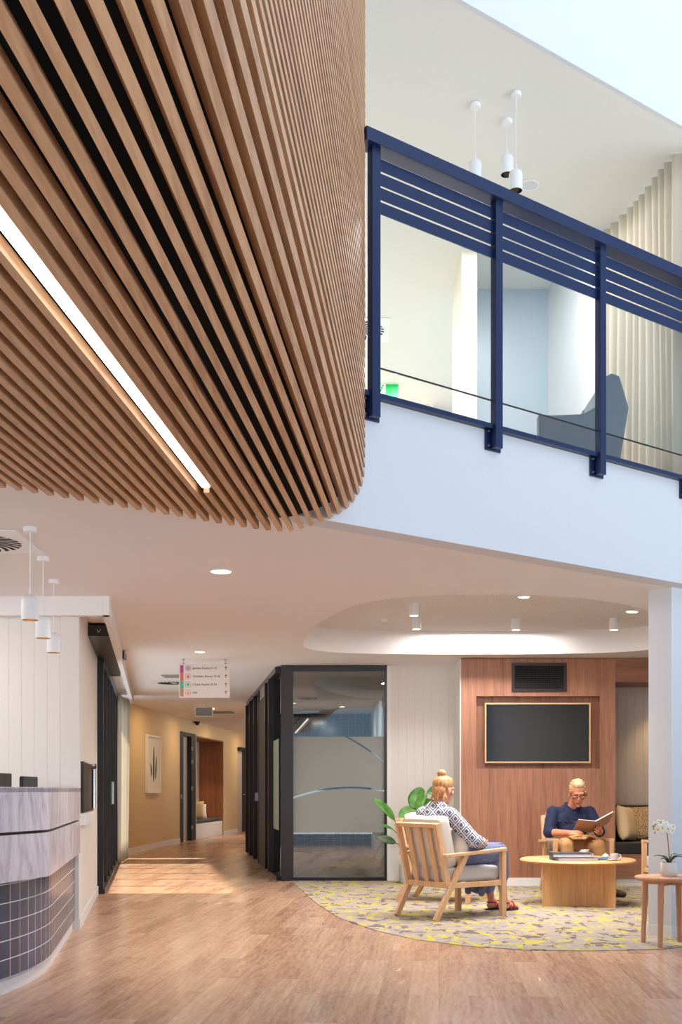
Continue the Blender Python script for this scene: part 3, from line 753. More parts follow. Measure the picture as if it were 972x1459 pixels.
# inside the meeting room
struct('wall_meeting_back', MB().span((-1.7,23.0,0), (.75,23.1,CEIL)), 'teal_tiles')
bk = bpy.data.objects['wall_meeting_back']; bk['label'] = 'dark teal tiled back wall inside the meeting room'
uvl = bk.data.uv_layers.new(name='UVMap')
for lp in bk.data.loops:
    co = bk.data.vertices[lp.vertex_index].co; uvl.data[lp.index].uv = (co.x, co.z)
struct('wall_meeting_right', MB().span((.62,14.15,0), (.70,23.0,CEIL)), 'white_paint')
struct('wall_meeting_left', seg((-1.60,19.9), (-1.76,23.0), 0, CEIL, .1, -1), 'white_paint')
struct('trim_6', MB().span((-.36,15.5,2.52), (.62,17.3,CEIL)), 'white_paint', label='white ceiling bulkhead inside the meeting room')

# ---------------------------------------------------------------- lounge back wall
struct('wall_lounge', boards((fx3+.04,PY), (1.55,PY), 0, CEIL), 'board_paint', label='white lined board wall behind the potted plant')
struct('trim_7', MB().span((fx3,PY-.012,0), (fx3+.045,PY+.02,CEIL-.005)), 'trim_paint', label='white edge strip beside the meeting room frame')
struct('baseboard_lounge', MB().span((fx3+.0,PY-.028,0), (1.42,PY-.002,.10)), 'trim_paint')
WY = 13.27
def XW(x): return (x-CX)*WY/FPX
def ZW(y): return EYE+(HY-y)*WY/FPX
wx0, wx1 = XW(657), XW(877)
rx0, rx1, rz0, rz1 = XW(679), XW(855), ZW(1095), ZW(992)
mb = MB()
top = 2.693
mb.span((wx0,WY,.10), (rx0,PY,top)); mb.span((rx1,WY,.10), (wx1,PY,top)); mb.span((rx0,WY,.10), (rx1,PY,rz0)); mb.span((rx0,WY,rz1), (rx1,PY,top)); mb.span((rx0,WY+.11,rz0), (rx1,PY,rz1))
struct('wall_feature', mb, 'walnut', label='walnut panelled feature wall with a recess for the television')
struct('wall_feature_return', MB().span((wx0-.012,WY+.004,0), (wx0,PY,top)), 'board_paint', label='white painted side of the walnut feature wall')
struct('baseboard_feature', MB().span((wx0-.004,WY-.014,0), (wx1,WY+.05,.102)), 'trim_paint')
NBY = 13.98
struct('wall_bench_back', boards((wx1,NBY), (6.0,NBY), 0, 2.60), 'niche_paint', label='grey lined board wall behind the bench seat')
struct('trim_8', MB().span((wx1,WY,2.416), (6.0,NBY,top)), 'walnut_cross', label='walnut header over the bench seat opening')
struct('wall_right', MB().span((6.0,9.5,0), (6.1,14.1,CEIL)), 'white_paint')
pc = Vector((2.54,8.63,0)); pl = Vector((-.6,.8,0)); 
e1 = pc+pl*.215
mb = MB().prism([(pc.x,pc.y),(pc.x+FU.x*3,pc.y+FU.y*3),(e1.x+FU.x*3,e1.y+FU.y*3),(e1.x,e1.y)], 0, CEIL)
struct('wall_pier', mb, 'white_paint', label='white wall end standing in front of the lounge on the right')
q0, q1 = pc-pl*.012-FU*.012, e1+pl*.0-FU*.012
mb = MB().prism([(q0.x,q0.y),(q0.x+FU.x*3,q0.y+FU.y*3),(q1.x+FU.x*3,q1.y+FU.y*3),(q1.x,q1.y)], 0.006, .085)
struct('baseboard_pier', mb, 'trim_paint')

# ---------------------------------------------------------------- upper level rooms
struct('wall_upper_pier', MB().span((1.118,10.4,UF), (1.26,11.25,UC)), 'cream_paint', label='cream wall end on the upper level')
struct('wall_upper_recess', MB().span((1.26,11.25,UF), (2.19,11.37,UC)), 'bluegrey_paint', label='pale blue grey wall panel on the upper level')
struct('wall_upper_right', seg((2.19,11.27), (2.405,10.06), UF, UC, .12, -1), 'white_paint')
struct('wall_upper_back', MB().span((-4.0,14.6,UF), (1.2,14.7,UC)), 'cream_paint')
struct('wall_upper_left', seg((-2.40,9.30), (-4.0,18.6), UF, UC, .1), 'cream_paint')
struct('wall_upper_front', MB().span((-9,9.2,2.6), (-2.36,9.3,UC)), 'cream_paint')
curtain('curtain', (2.405,10.05), (2.69,8.75), UF+.02, UC-.02, .05, 11, 'sheer_cream', 'tall cream curtain along the upper level window')
# ================================================================== timber batten bulkhead
E = Vector((BD.y, -BD.x, 0)); BDIR = Vector((BD.x, BD.y, 0))
prof = [(-1.0,2.576),(-.85,2.592),(-.728,2.645),(-.613,2.715),(-.558,2.760),(-.510,2.812),(-.475,2.872),(-.447,2.942),(-.435,3.02),(-.432,3.12)]
path = [Vector((-3.8+.0001,2.574)), Vector((-1.1,2.574))]
fine_ = []
for i in range(len(prof)-1):                          # smooth the corner
    p0 = Vector(prof[max(i-1,0)]); p1 = Vector(prof[i]); p2 = Vector(prof[i+1]); p3 = Vector(prof[min(i+2,len(prof)-1)])
    for t in range(8):
        t /= 8; fine_.append(0.5*((2*p1)+(-p0+p2)*t+(2*p0-5*p1+4*p2-p3)*t*t+(-p0+3*p1-3*p2+p3)*t**3))
path += fine_+[Vector((-.432,3.12)), Vector((-.432,6.6))]
cum = [0]
for i in range(1, len(path)): cum.append(cum[-1]+(path[i]-path[i-1]).length)
def on_path(s):
    for i in range(1, len(path)):
        if s <= cum[i] or i == len(path)-1:
            d = (path[i]-path[i-1]).normalized(); return path[i-1]+d*(s-cum[i-1]), d
def upto(u, off=0.03):                                # distance along BDIR where a batten meets the balcony edge
    # E*u + BDIR*t on x = FM*y - FD + off
    return ((FM*E.y-E.x)*u-FD+off)/(BDIR.x-FM*BDIR.y)
bulk = thing('batten_bulkhead', 'curved bulkhead of oak battens sweeping from ceiling up to the balcony', 'batten ceiling', (-.9,4,2.5))
mb = MB(); PITCH = .0590; BW, BDEP = .0275, .045
T0 = -0.6
led_u = -1.118
def batten(s, t0, t1, m):
    p, d = on_path(s); nrm = Vector((-d.y, d.x))      # points inwards (up for the flat part)
    vs = []
    for t in (t0, t1):
        for a_, b_ in ((-BW/2,0),(BW/2,0),(BW/2,BDEP),(-BW/2,BDEP)):
            uu = p.x+d.x*a_+nrm.x*b_; zz = p.y+d.y*a_+nrm.y*b_
            w = E*uu+BDIR*t; vs.append((w.x, w.y, zz))
    m.add(vs, [(3,2,1,0),(4,5,6,7),(0,1,5,4),(1,2,6,5),(2,3,7,6),(3,0,4,7)])
k0 = (led_u-path[0].x) % PITCH
s = k0; LED_T = 5.33/BDIR.y
while s < cum[-1]-.02:
    p, d = on_path(s); t1 = upto(p.x)
    if abs(p.x-led_u) < .02 and p.y < 2.6: batten(s, LED_T, t1, mb)
    else: batten(s, T0, t1, mb)
    s += PITCH
mb.build('battens', 'batten_oak', bulk, world=True)
# dark lining behind the battens
rows0, rows1 = [], []
for i in range(len(path)):
    d = (path[min(i+1,len(path)-1)]-path[max(i-1,0)]).normalized(); nrm = Vector((-d.y,d.x)); q = path[i]+nrm*(BDEP+.03)
    w0 = E*q.x+BDIR*T0; w1 = E*q.x+BDIR*(upto(q.x)-.02)
    rows0.append((w0.x,w0.y,q.y)); rows1.append((w1.x,w1.y,q.y))
MB().grid([rows0, rows1]).build('dark_lining', 'black_void', bulk, world=True, smooth=True, solid=.01)
ll = thing('linear_light', 'long white light strip set between the oak ceiling battens', 'ceiling light', tuple(E*led_u+BDIR*3+Vector((0,0,2.6))))
a_, b_ = E*led_u+BDIR*T0, E*led_u+BDIR*LED_T
MB().bar(a_+Vector((0,0,2.630)), b_+Vector((0,0,2.630)), .042, .05).build('housing', 'white_metal', ll, world=True)
MB().bar(a_+Vector((0,0,2.600)), b_-BDIR*.01+Vector((0,0,2.600)), .040, .008).build('diffuser', 'led_white', ll, world=True)

# ================================================================== balustrade
DE = 8.705
def rail_pt(s, z, off=0.0):
    y = DE/(FM-s); return Vector((s*y, y, z))+FN*off
def kz(y_, s): return EYE+(HY-y_)/(FM-s)*DE/FPX
bal = thing('balustrade', 'navy metal balcony balustrade with glass panels and horizontal slats', 'balustrade', tuple(rail_pt(.14,3.47)))
SP = Vector((rail_pt(.13875,0)-rail_pt(.0294,0)).to_tuple()); STEP = SP.length/1.0
P0 = rail_pt(.0294, 0)
posts = [P0+FU*(STEP*i) for i in range(0, 6)]
first = P0-FU*.0
ends = (P0-FU*.10, posts[-1]+FU*.3)
up = Vector((0,0,1))
MB().bar(ends[0]+up*4.974, ends[1]+up*4.974, .12, .078).build('top_rail', 'navy_metal', bal, world=True, bevel=.003)
MB().bar(ends[0]+up*3.482-FN*.02, ends[1]+up*3.482-FN*.02, .05, .03).build('bottom_rail', 'navy_metal', bal, world=True)
for i, p in enumerate(posts):
    po = MB().bar(p+up*3.345, p+up*4.94, .062, .05, up=FN).build('post', 'navy_metal', bal, world=True, bevel=.002)
    base = p-FN*.037
    pb = MB().bar(base+up*3.335, base+up*3.485, .135, .014, up=FN).build('base_plate', 'navy_metal', po, world=True, bevel=.002)
    for sx_ in (-1, 1):
        for z in (3.362, 3.455):
            c = base+FU*(sx_*.05)+up*z
            MB().tube([c+FN*.006, c+FN*.022], .009, 8).build('bolt', 'steel', po, smooth=True, world=True)
for i in range(-1, len(posts)):
    a_ = posts[i]+FU*.033 if i >= 0 else None
    if i < 0: continue
    b_ = posts[i+1]-FU*.033 if i+1 < len(posts) else ends[1]
    for zc in (4.8585, 4.7725, 4.688, 4.602):
        MB().bar(a_+up*zc-FN*.005, b_+up*zc-FN*.005, .006, .071).build('slat', 'navy_metal', bal, world=True)
    gp = MB().bar(a_+up*4.11-FN*.005, b_+up*4.11-FN*.005, .010, .92).build('glass_panel', 'balustrade_glass', bal, world=True)
    MB().bar(a_+up*3.648-FN*.005, b_+up*3.648-FN*.005, .011, .007).build('glass_edge', 'dark_frame', gp, world=True)

# ================================================================== lamps and ceiling fittings
def pendant(lo, ceil_z, zbot, h, r, label, group, lit, mats=('white_metal','gold_lining')):
    t = thing('pendant_lamp', label, 'pendant lamp', (lo[0],lo[1],ceil_z), 0, group)
    zb = zbot-ceil_z; zt = zb+h
    MB().lathe([(0,-.001),(.038,-.001),(.040,-.006),(.040,-.028),(.036,-.032),(0,-.032)], 28).build('ceiling_cup', 'white_metal', t, smooth=True)
    MB().tube([(0,0,-.03),(0,0,zt+.03)], .0032, 8).build('cord', 'white_metal', t, smooth=True)
    MB().lathe([(.006,zt+.04),(.008,zt+.002),(0.012,zt)], 12).build('cord_grip', 'white_metal', t, smooth=True)
    out = [(r, zb)]+[(r, zt-r*.85)]+[(r*math.cos(a), zt-r*.85+r*.85*math.sin(a)) for a in [PI/2*k/8 for k in range(1, 9)]]
    inn = [(r*.93, zb), (r*.93, zt-r)]+[(r*.93*math.cos(a), zt-r+r*.85*math.sin(a)) for a in [PI/2*k/6 for k in range(1, 7)]]
    MB().lathe(out+[]+[], 32).build('shade', mats[0], t, smooth=True)
    MB().lathe(inn+[], 32).build('lining', mats[1], t, smooth=True)
    MB().lathe([(r*.93,zb),(r,zb)], 32).build('rim', mats[0], t)
    MB().ell((0,0,zb+.055), (r*.55,r*.55,.02), None, 16, 8).build('bulb', 'lamp_soft' if lit else 'bulb_dim', t, smooth=True)
    return t
for (x, y, yb), lab in zip(((43,751,883.5),(61.5,793,909.5),(76.5,826,930)), ('nearest and highest hung in the photo','middle one of the three','furthest one of the three, by the board wall')):
    p = onceil(x, y); zb = EYE+(HY-yb)*p.y/FPX
    pendant(p, CEIL, zb, .15, .051, {'n':'white dome pendant over the reception desk, nearest beside the ceiling diffuser','m':'white dome pendant over the reception desk, middle one of three','f':'white dome pendant over the reception desk, last one towards the board wall'}[lab[0]], 'reception pendants', True)
for x, y, yb, lab in ((677,148,257,'white dome pendant on the upper level, left one half behind the navy rail'),(735,132,272,'white dome pendant on the upper level, lowest hanging and nearest one'),(722.5,171,249,'white dome pendant on the upper level, middle one partly behind another pendant')):
    p = onceil(x, y, UC); zb = EYE+(HY-yb)*p.y/FPX
    pendant(p, UC, zb, .155, .049, lab, 'upper level pendants', False, ('white_metal','black_gloss'))

def downlight(p, r, label, cat='downlight', z=None, mat='lamp_warm', group='recessed downlights'):
    t = thing('downlight', label, cat, (p[0],p[1],p[2]), 0, group)
    MB().lathe([(r,0.002),(r,-.004),(r*.84,-.006),(r*.80,0.0)], 32).build('trim_ring', 'white_metal', t, smooth=True)
    MB().lathe([(0,-.003),(r*.79,-.003)], 32).build('diffuser', mat, t)
    return t
DL = []
for x, y, r, lab in ((315,814,.088,'round glowing downlight in the white ceiling right of the reception pendants'),(285,928.5,.07,'round glowing downlight in the ceiling just in front of the hanging sign'),
                     (747,850.5,.05,'small round downlight at the near rim of the oval ceiling recess'),(901.5,871.5,.055,'small round downlight in the ceiling beside the white wall end'),
                     (356,1034,.06,'far small downlight in the corridor ceiling beside the glazed screen')):
    p = onceil(x, y); DL.append(p); downlight(p, r, lab)
sp_lights = []
for x, y, lab in ((590,859.5,'white cylinder spotlight in the oval recess, nearest of the left pair'),(593.5,880,'white cylinder spotlight in the oval recess, farther of the left pair'),(735.5,881,'white cylinder spotlight in the oval recess above the television vent'),(875,881,'white cylinder spotlight in the oval recess nearest the white wall end')):
    p = onceil(x, y, CT); sp_lights.append(p)
    t = thing('spotlight', lab, 'ceiling spotlight', (p.x,p.y,CT), 0, 'cylinder spotlights in the oval recess')
    MB().lathe([(0,0),(.048,0),(.050,-.004),(.050,-.118),(.047,-.124),(.043,-.124),(.043,-.105)], 32).build('barrel', 'white_metal', t, smooth=True)
    MB().lathe([(0,-.106),(.042,-.106)], 24).build('diffuser', 'lamp_warm', t)

def swirl(name, c, z, half, r, label, rot=0.0, mat='white_metal'):
    t = thing(name, label, 'ceiling vent', (c[0],c[1],z), rot)
    MB().box((0,0,-.006), (half*2,half*2,.010)).build('face_plate', mat, t, bevel=.003)
    vb = MB()
    for k in range(24):
        a0 = 2*PI*k/24; pts = []
        for q in range(6):
            rr = r*(.22+.78*q/5); aa = a0+.55*q/5; pts.append((rr, aa))
        inn_ = [(rr*math.cos(aa), rr*math.sin(aa), -.0125) for rr, aa in pts]
        out_ = [(rr*math.cos(aa+.13), rr*math.sin(aa+.13), -.0125) for rr, aa in pts]
        vb.grid([inn_, out_])
    vb.build('swirl_slots', 'black_void', t, solid=.001)
    MB().lathe([(0,-.014),(r*.16,-.014),(r*.18,-.011)], 24).build('hub', mat, t, smooth=True)
    return t
swirl('ceiling_diffuser', (-2.27,7.05), CEIL, .32, .255, 'square swirl air diffuser in the ceiling above the reception desk')
swirl('ceiling_diffuser', (.20,12.25), UC, .33, .27, 'square swirl air diffuser in the upper level ceiling')
swirl('ceiling_diffuser', (-2.42,16.3), CEIL, .30, .24, 'square swirl air diffuser in the corridor ceiling behind the hanging sign')
swirl('ceiling_diffuser', (-.49,19.0), CEIL, .30, .24, 'square air diffuser inside the meeting room ceiling')
for p, sz, lab in ((onceil(249,963), (.30,.30), 'grey return air grille in the corridor ceiling nearer than the diffuser'), (onceil(318,1014.5), (.40,.55), 'dark return air grille in the corridor ceiling behind the exit sign')):
    t = thing('ceiling_grille', lab, 'ceiling vent', tuple(p))
    gm = MB()
    for s_ in (-1,1):
        gm.box((s_*sz[0]/2,0,-.006), (.025,sz[1],.012)); gm.box((0,s_*sz[1]/2,-.006), (sz[0],.025,.012))
    gm.build('grille_frame', 'grey_plastic', t)
    gm = MB()
    for k in range(9): gm.bar((-sz[0]/2,(k-4)*sz[1]/10,-.006), (sz[0]/2,(k-4)*sz[1]/10,-.006), .008, .014, up=(0,1,.7))
    gm.build('louvres', 'grey_plastic', t)
    MB().box((0,0,-.001), (sz[0]*.95,sz[1]*.95,.002)).build('duct', 'black_void', t)
downlight(Vector((.02,21.0,CEIL)), .07, 'round downlight inside the meeting room ceiling')
p = onceil(548, 881.5, CT)
t = tag(MB().lathe([(0,0),(.045,0),(.05,-.006),(.035,-.03),(0,-.034)], 24).build('smoke_detector', 'white_metal', smooth=True), 'flat white smoke detector in the oval ceiling recess', 'smoke detector'); t.location = p
p = onceil(560.5, 530, UC)
t = tag(MB().lathe([(0,0),(.06,0),(.065,-.008),(.045,-.04),(0,-.046)], 24).build('smoke_detector', 'white_metal', smooth=True), 'white smoke detector on the upper ceiling above the exit sign', 'smoke detector'); t.location = p
p = onceil(754, 263, UC)
t = thing('ceiling_speaker', 'round flush speaker in the upper ceiling beside the pendants', 'speaker', tuple(p))
MB().lathe([(.075,-.001),(.09,-.003),(.085,-.010),(.072,-.010),(.070,-.004)], 32).build('rim', 'white_metal', t, smooth=True)
MB().lathe([(0,-.006),(.070,-.006)], 32).build('grille', 'white_paint', t)
p = onceil(281, 1028)
t = thing('dome_camera', 'tiny black dome camera on the corridor ceiling', 'camera', tuple(p))
MB().lathe([(0,0),(.07,0),(.07,-.03),(.055,-.035)], 20).build('mount', 'dark_frame', t, smooth=True)
MB().ell((0,0,-.04), (.052,.052,.05), None, 16, 10).build('dome', 'black_gloss', t, smooth=True)

# exit signs
def exit_sign(c, w, h, z_ceiling, label, green=True):
    t = thing('exit_sign', label, 'exit sign', (c[0],c[1],c[2]))
    MB().box((0,0,0), (w,.03,h)).build('case', 'exit_green' if green else 'white_metal', t, bevel=.003)
    MB().tube([(0,0,h/2),(0,0,z_ceiling-c[2])], .008, 8).build('stem', 'white_metal', t, smooth=True)
    if green:
        MB().box((-w*.22,-.0165,0), (w*.36,.002,h*.94)).build('panel', 'exit_white', t)
        r = MB(); Y = -.019; cx = -w*.22; k = h/.17
        def P(a, b): return (cx+a*k, Y, b*k)
        r.lathe([(0,-.001),(.0105*k,-.001),(.0105*k,.001),(0,.001)], 14, Matrix.Translation(P(.018,.056)) @ Matrix.Rotation(PI/2, 4, 'X'))
        for a0, a1, w_ in (((.008,.040),(-.006,-.008),.017),((.006,.036),(.028,.018),.008),((.028,.018),(.046,.026),.007),((.004,.036),(-.020,.026),.008),((-.020,.026),(-.026,.006),.007),
                           ((-.006,-.008),(.018,-.026),.011),((.018,-.026),(.024,-.062),.010),((-.008,-.010),(-.016,-.038),.011),((-.016,-.038),(-.046,-.042),.010)):
            r.bar(P(*a0), P(*a1), w_*k, .002, up=(0,1,0))
        r.build('running_figure', 'exit_green', t)
    else:
        MB().box((0,-.0165,0), (w*.90,.002,h*.82)).build('panel', 'grey_plastic', t)
        MB().box((w*.54,0,h*.30), (.022,.02,.02)).build('indicator', 'lamp_soft', t)
    return t
exit_sign(at(551,556.5,13.9), .29, .165, UC, 'green running man exit sign on the upper level', True)
exit_sign(at(290.5,1014.2,20.3), .33, .18, CEIL, 'blank grey back of an exit sign hanging in the corridor', False)

# hanging direction sign
SY = 13.4
sgn = thing('direction_sign', 'white hanging sign listing rooms with coloured strip and arrows', 'sign', tuple(at(291.4,970.3,SY)))
sw, sh = .604, .400
MB().box((0,0,0), (sw,.018,sh)).build('board', 'sign_face', sgn, bevel=.002)
for i, mt in enumerate(('sign_magenta','sign_coral','sign_teal','sign_sand')):
    z = sh/2-.012-(i+.5)*(sh-.024)/4
    MB().box((-sw/2+.033,-.0098,z), (.040,.002,(sh-.024)/4-.002)).build('colour_strip', mt, sgn)
R90 = Matrix.Rotation(PI/2, 4, 'X')
rows_ = (('Jasmine Rooms 01-15', 'sign_magenta', .152), ('Chambers Rooms 16-36', 'sign_coral', .055), ('Cotton Rooms 37-54', 'sign_teal', -.043), ('Lifts', 'sign_coral', -.140))
for i, (tx, mt, z) in enumerate(rows_):
    x0 = -sw/2+.108
    rg = MB().lathe([(.0305,-.001),(.034,-.001),(.034,.001),(.0305,.001),(.0305,-.001)], 28, Matrix.Translation((x0,-.0102,z)) @ R90)
    if i == 0:
        pts = [(.021*(1 if k % 2 == 0 else .42)*math.sin(PI*k/5), .021*(1 if k % 2 == 0 else .42)*math.cos(PI*k/5)) for k in range(10)]
        for k in range(10):
            a_, b_ = pts[k], pts[(k+1) % 10]; rg.bar((x0+a_[0],-.0102,z+a_[1]), (x0+b_[0],-.0102,z+b_[1]), .006, .002, up=(0,1,0))
    elif i == 1:
        rg.prism([(0,.022),(.010,.004),(.017,-.006),(.012,-.017),(0,-.020),(-.012,-.017),(-.017,-.006),(-.010,.004)], -.001, .001, Matrix.Translation((x0,-.0102,z)) @ R90)
    elif i == 2:
        rg.prism([(.015*math.sin(PI*k/8)*(1.25 if k % 4 == 0 else 1), .015*math.cos(PI*k/8)*(1.25 if k % 4 == 0 else 1)) for k in range(16)], -.001, .001, Matrix.Translation((x0,-.0102,z)) @ R90)
    else:
        rg.box((x0,-.0102,z-.006), (.022,.002,.013)); rg.bar((x0-.012,-.0102,z+.006), (x0+.012,-.0102,z+.006), .003, .002, up=(0,1,0))
    rg.build('round_symbol', 'sign_violet' if i == 0 else mt, sgn)
    text_mesh('lettering', tx, .033, 'sign_ink', sgn, Matrix.Translation((-sw/2+.162,-.0100,z)) @ R90, bold=.0006)
    ar = MB(); ax = sw/2-.045
    ar.bar((ax,-.0102,z-.020), (ax,-.0102,z+.014), .007, .002, up=(0,1,0)); ar.bar((ax-.013,-.0102,z+.004), (ax+.001,-.0102,z+.020), .007, .002, up=(0,1,0)); ar.bar((ax+.013,-.0102,z+.004), (ax-.001,-.0102,z+.020), .007, .002, up=(0,1,0))
    ar.build('arrow', 'sign_ink', sgn)
zc = CEIL-sgn.location.z
for sx_ in (-1, 1):
    hb = MB().tube([(sx_*.25,0,sh/2-.004),(sx_*.25,0,zc)], .004, 8); hb.tube([(sx_*.25,0,zc-.008),(sx_*.25,0,zc)], .016, 12); hb.tube([(sx_*.25,0,sh/2-.012),(sx_*.25,0,sh/2+.014)], .009, 10)
    hb.build('hanger', 'steel', sgn, smooth=True)

# ================================================================== television and vent
tv = thing('television', 'large dark television in a thin oak frame, set into the walnut wall', 'television', ((XW(691)+XW(842))/2, WY+.06, ZW(1087)))
x0, x1, z0, z1 = XW(691.3), XW(842.2), ZW(1087), ZW(1001.3)
MB().span((x0+.01,WY+.03,z0+.01), (x1-.01,WY+.109,z1-.01)).build('body', 'dark_frame', tv, world=True)
MB().span((x0+.016,WY+.022,z0+.016), (x1-.016,WY+.032,z1-.016)).build('screen', 'tv_screen', tv, world=True)
for a_, b_ in (((x0,z0),(x1,z0+.017)),((x0,z1-.017),(x1,z1)),((x0,z0+.017),(x0+.017,z1-.017)),((x1-.017,z0+.017),(x1,z1-.017))):
    MB().span((a_[0],WY+.012,a_[1]), (b_[0],WY+.06,b_[1])).build('frame_rail', 'pale_oak_trim', tv, world=True)
x0, x1, z0, z1 = XW(729), XW(807.6), ZW(985.7), ZW(944.5)
vt = thing('air_vent', 'black egg crate air grille above the television', 'air vent', ((x0+x1)/2, WY-.01, z0))
for a_, b_ in (((x0,z0),(x1,z0+.036)),((x0,z1-.036),(x1,z1)),((x0,z0+.036),(x0+.036,z1-.036)),((x1-.036,z0+.036),(x1,z1-.036))):
    MB().span((a_[0],WY-.014,a_[1]), (b_[0],WY-.0005,b_[1])).build('frame_rail', 'black_metal', vt, world=True)
gm = MB()
for k in range(1, 12): gm.span((x0+.03,WY-.010,z0+.036+k*(z1-z0-.072)/12-.0025), (x1-.03,WY-.002,z0+.036+k*(z1-z0-.072)/12+.0025))
for k in range(1, 26): gm.span((x0+.036+k*(x1-x0-.072)/26-.002,WY-.009,z0+.03), (x0+.036+k*(x1-x0-.072)/26+.002,WY-.003,z1-.03))
gm.build('egg_crate', 'matte_black', vt, world=True)
MB().span((x0+.03,WY-.0022,z0+.03), (x1-.03,WY-.0006,z1-.03)).build('duct', 'black_void', vt, world=True)

# ================================================================== reception desk
def round_path(pts, i_corner, r, n=12):
    out = []
    for i, p in enumerate(pts):
        if i != i_corner: out.append(Vector(p)); continue
        p = Vector(p); a_ = (Vector(pts[i-1])-p).normalized()*r+p; b_ = (Vector(pts[i+1])-p).normalized()*r+p
        out += [(1-t)**2*a_+2*t*(1-t)*p+t*t*b_ for t in [k/n for k in range(n+1)]]
    return out
def offset(path, d):
    out = []
    for i, p in enumerate(path):
        t = (path[min(i+1,len(path)-1)]-path[max(i-1,0)]).normalized(); out.append(p+Vector((-t.y,t.x))*d)
    return out
desk = thing('reception_desk', 'grey marble reception desk with slate blue tiles on its curved base', 'reception desk', (-2.2,6.5,0))
base_pts = [(-2.72,2.66), (-1.715,6.62), (-2.115,9.12)]
def face_strip(path, z0, z1, name, mat, thick, uv=False):
    inn = offset(path, thick); n = len(path)
    mb = MB().prism([(p.x,p.y) for p in path]+[(p.x,p.y) for p in reversed(inn)], z0, z1)
    o = mb.build(name, mat, desk, world=True)
    return o
marb = round_path(base_pts, 1, .10, 8)
face_strip(marb, .905, 1.155, 'marble_band', 'marble', .06)
face_strip(offset(marb,.004), .629, .888, 'marble_band', 'marble', .06)
face_strip(offset(marb,.02), .886, .907, 'shadow_gap', 'dark_frame', .05)
tp = round_path([tuple(p) for p in offset([Vector(p) for p in base_pts], .045)], 1, .62, 24)
dist = [0]
for i in range(1, len(tp)): dist.append(dist[-1]+(tp[i]-tp[i-1]).length)
rows0 = [(p.x,p.y,.09) for p in tp]; rows1 = [(p.x,p.y,.632) for p in tp]
o = MB().grid([rows0, rows1]).build('tiled_face', 'slate_tiles', desk, smooth=True, angle=180, world=True)
uvl = o.data.uv_layers.new(name='UVMap')
lut = {}
for p, dd in zip(tp, dist): lut[(round(p.x,4), round(p.y,4))] = dd
for lp in o.data.loops:
    co = o.data.vertices[lp.vertex_index].co; uvl.data[lp.index].uv = (lut[(round(co.x,4), round(co.y,4))]+.03, co.z-.09+.0005)
face_strip(offset(tp,.02), .0, .092, 'plinth', 'trim_paint', .04)
inner_ = offset([Vector(p) for p in base_pts], .34)
MB().prism([(p.x,p.y) for p in marb]+[(p.x,p.y) for p in reversed(inner_)], 1.125, 1.150).build('counter_top', 'marble', desk, world=True)
ii = offset([Vector(p) for p in base_pts], .30); io = offset([Vector(p) for p in base_pts], 1.0); iu = offset([Vector(p) for p in base_pts], .06)
MB().prism([(p.x,p.y) for p in ii]+[(p.x,p.y) for p in reversed(io)], .72, .75).build('work_top', 'trim_paint', desk, world=True)
MB().prism([(p.x,p.y) for p in ii]+[(p.x,p.y) for p in reversed(offset([Vector(p) for p in base_pts], .40))], .0, 1.124).build('core', 'trim_paint', desk, world=True)
MB().prism([(p.x,p.y) for p in offset([Vector(p) for p in base_pts], .95)]+[(p.x,p.y) for p in reversed(io)], .0, .72).build('back_panel', 'trim_paint', desk, world=True)
for y0, y1, x, zt, lab in ((6.92,7.47,-2.19,1.248,'dark computer monitor on the reception desk, cut by the left photo edge'),(8.12,8.52,-2.30,1.238,'dark computer monitor on the reception desk, the one nearer the wall')):
    t = thing('monitor', lab, 'monitor', (x-.03,(y0+y1)/2,.75), 0, 'reception monitors')
    MB().span((x-.025,y0,zt-.33), (x,y1,zt)).build('casing', 'dark_frame', t, world=True, bevel=.005)
    MB().span((x-.029,y0+.01,zt-.32), (x-.0255,y1-.01,zt-.01)).build('screen', 'black_gloss', t, world=True)
    ym = (y0+y1)/2
    MB().span((x-.012,ym-.03,.76), (x+.012,ym+.03,zt-.2)).build('stand', 'dark_frame', t, world=True)
    MB().span((x-.11,ym-.12,.7503), (x+.08,ym+.12,.762)).build('foot', 'dark_frame', t, world=True, bevel=.003)
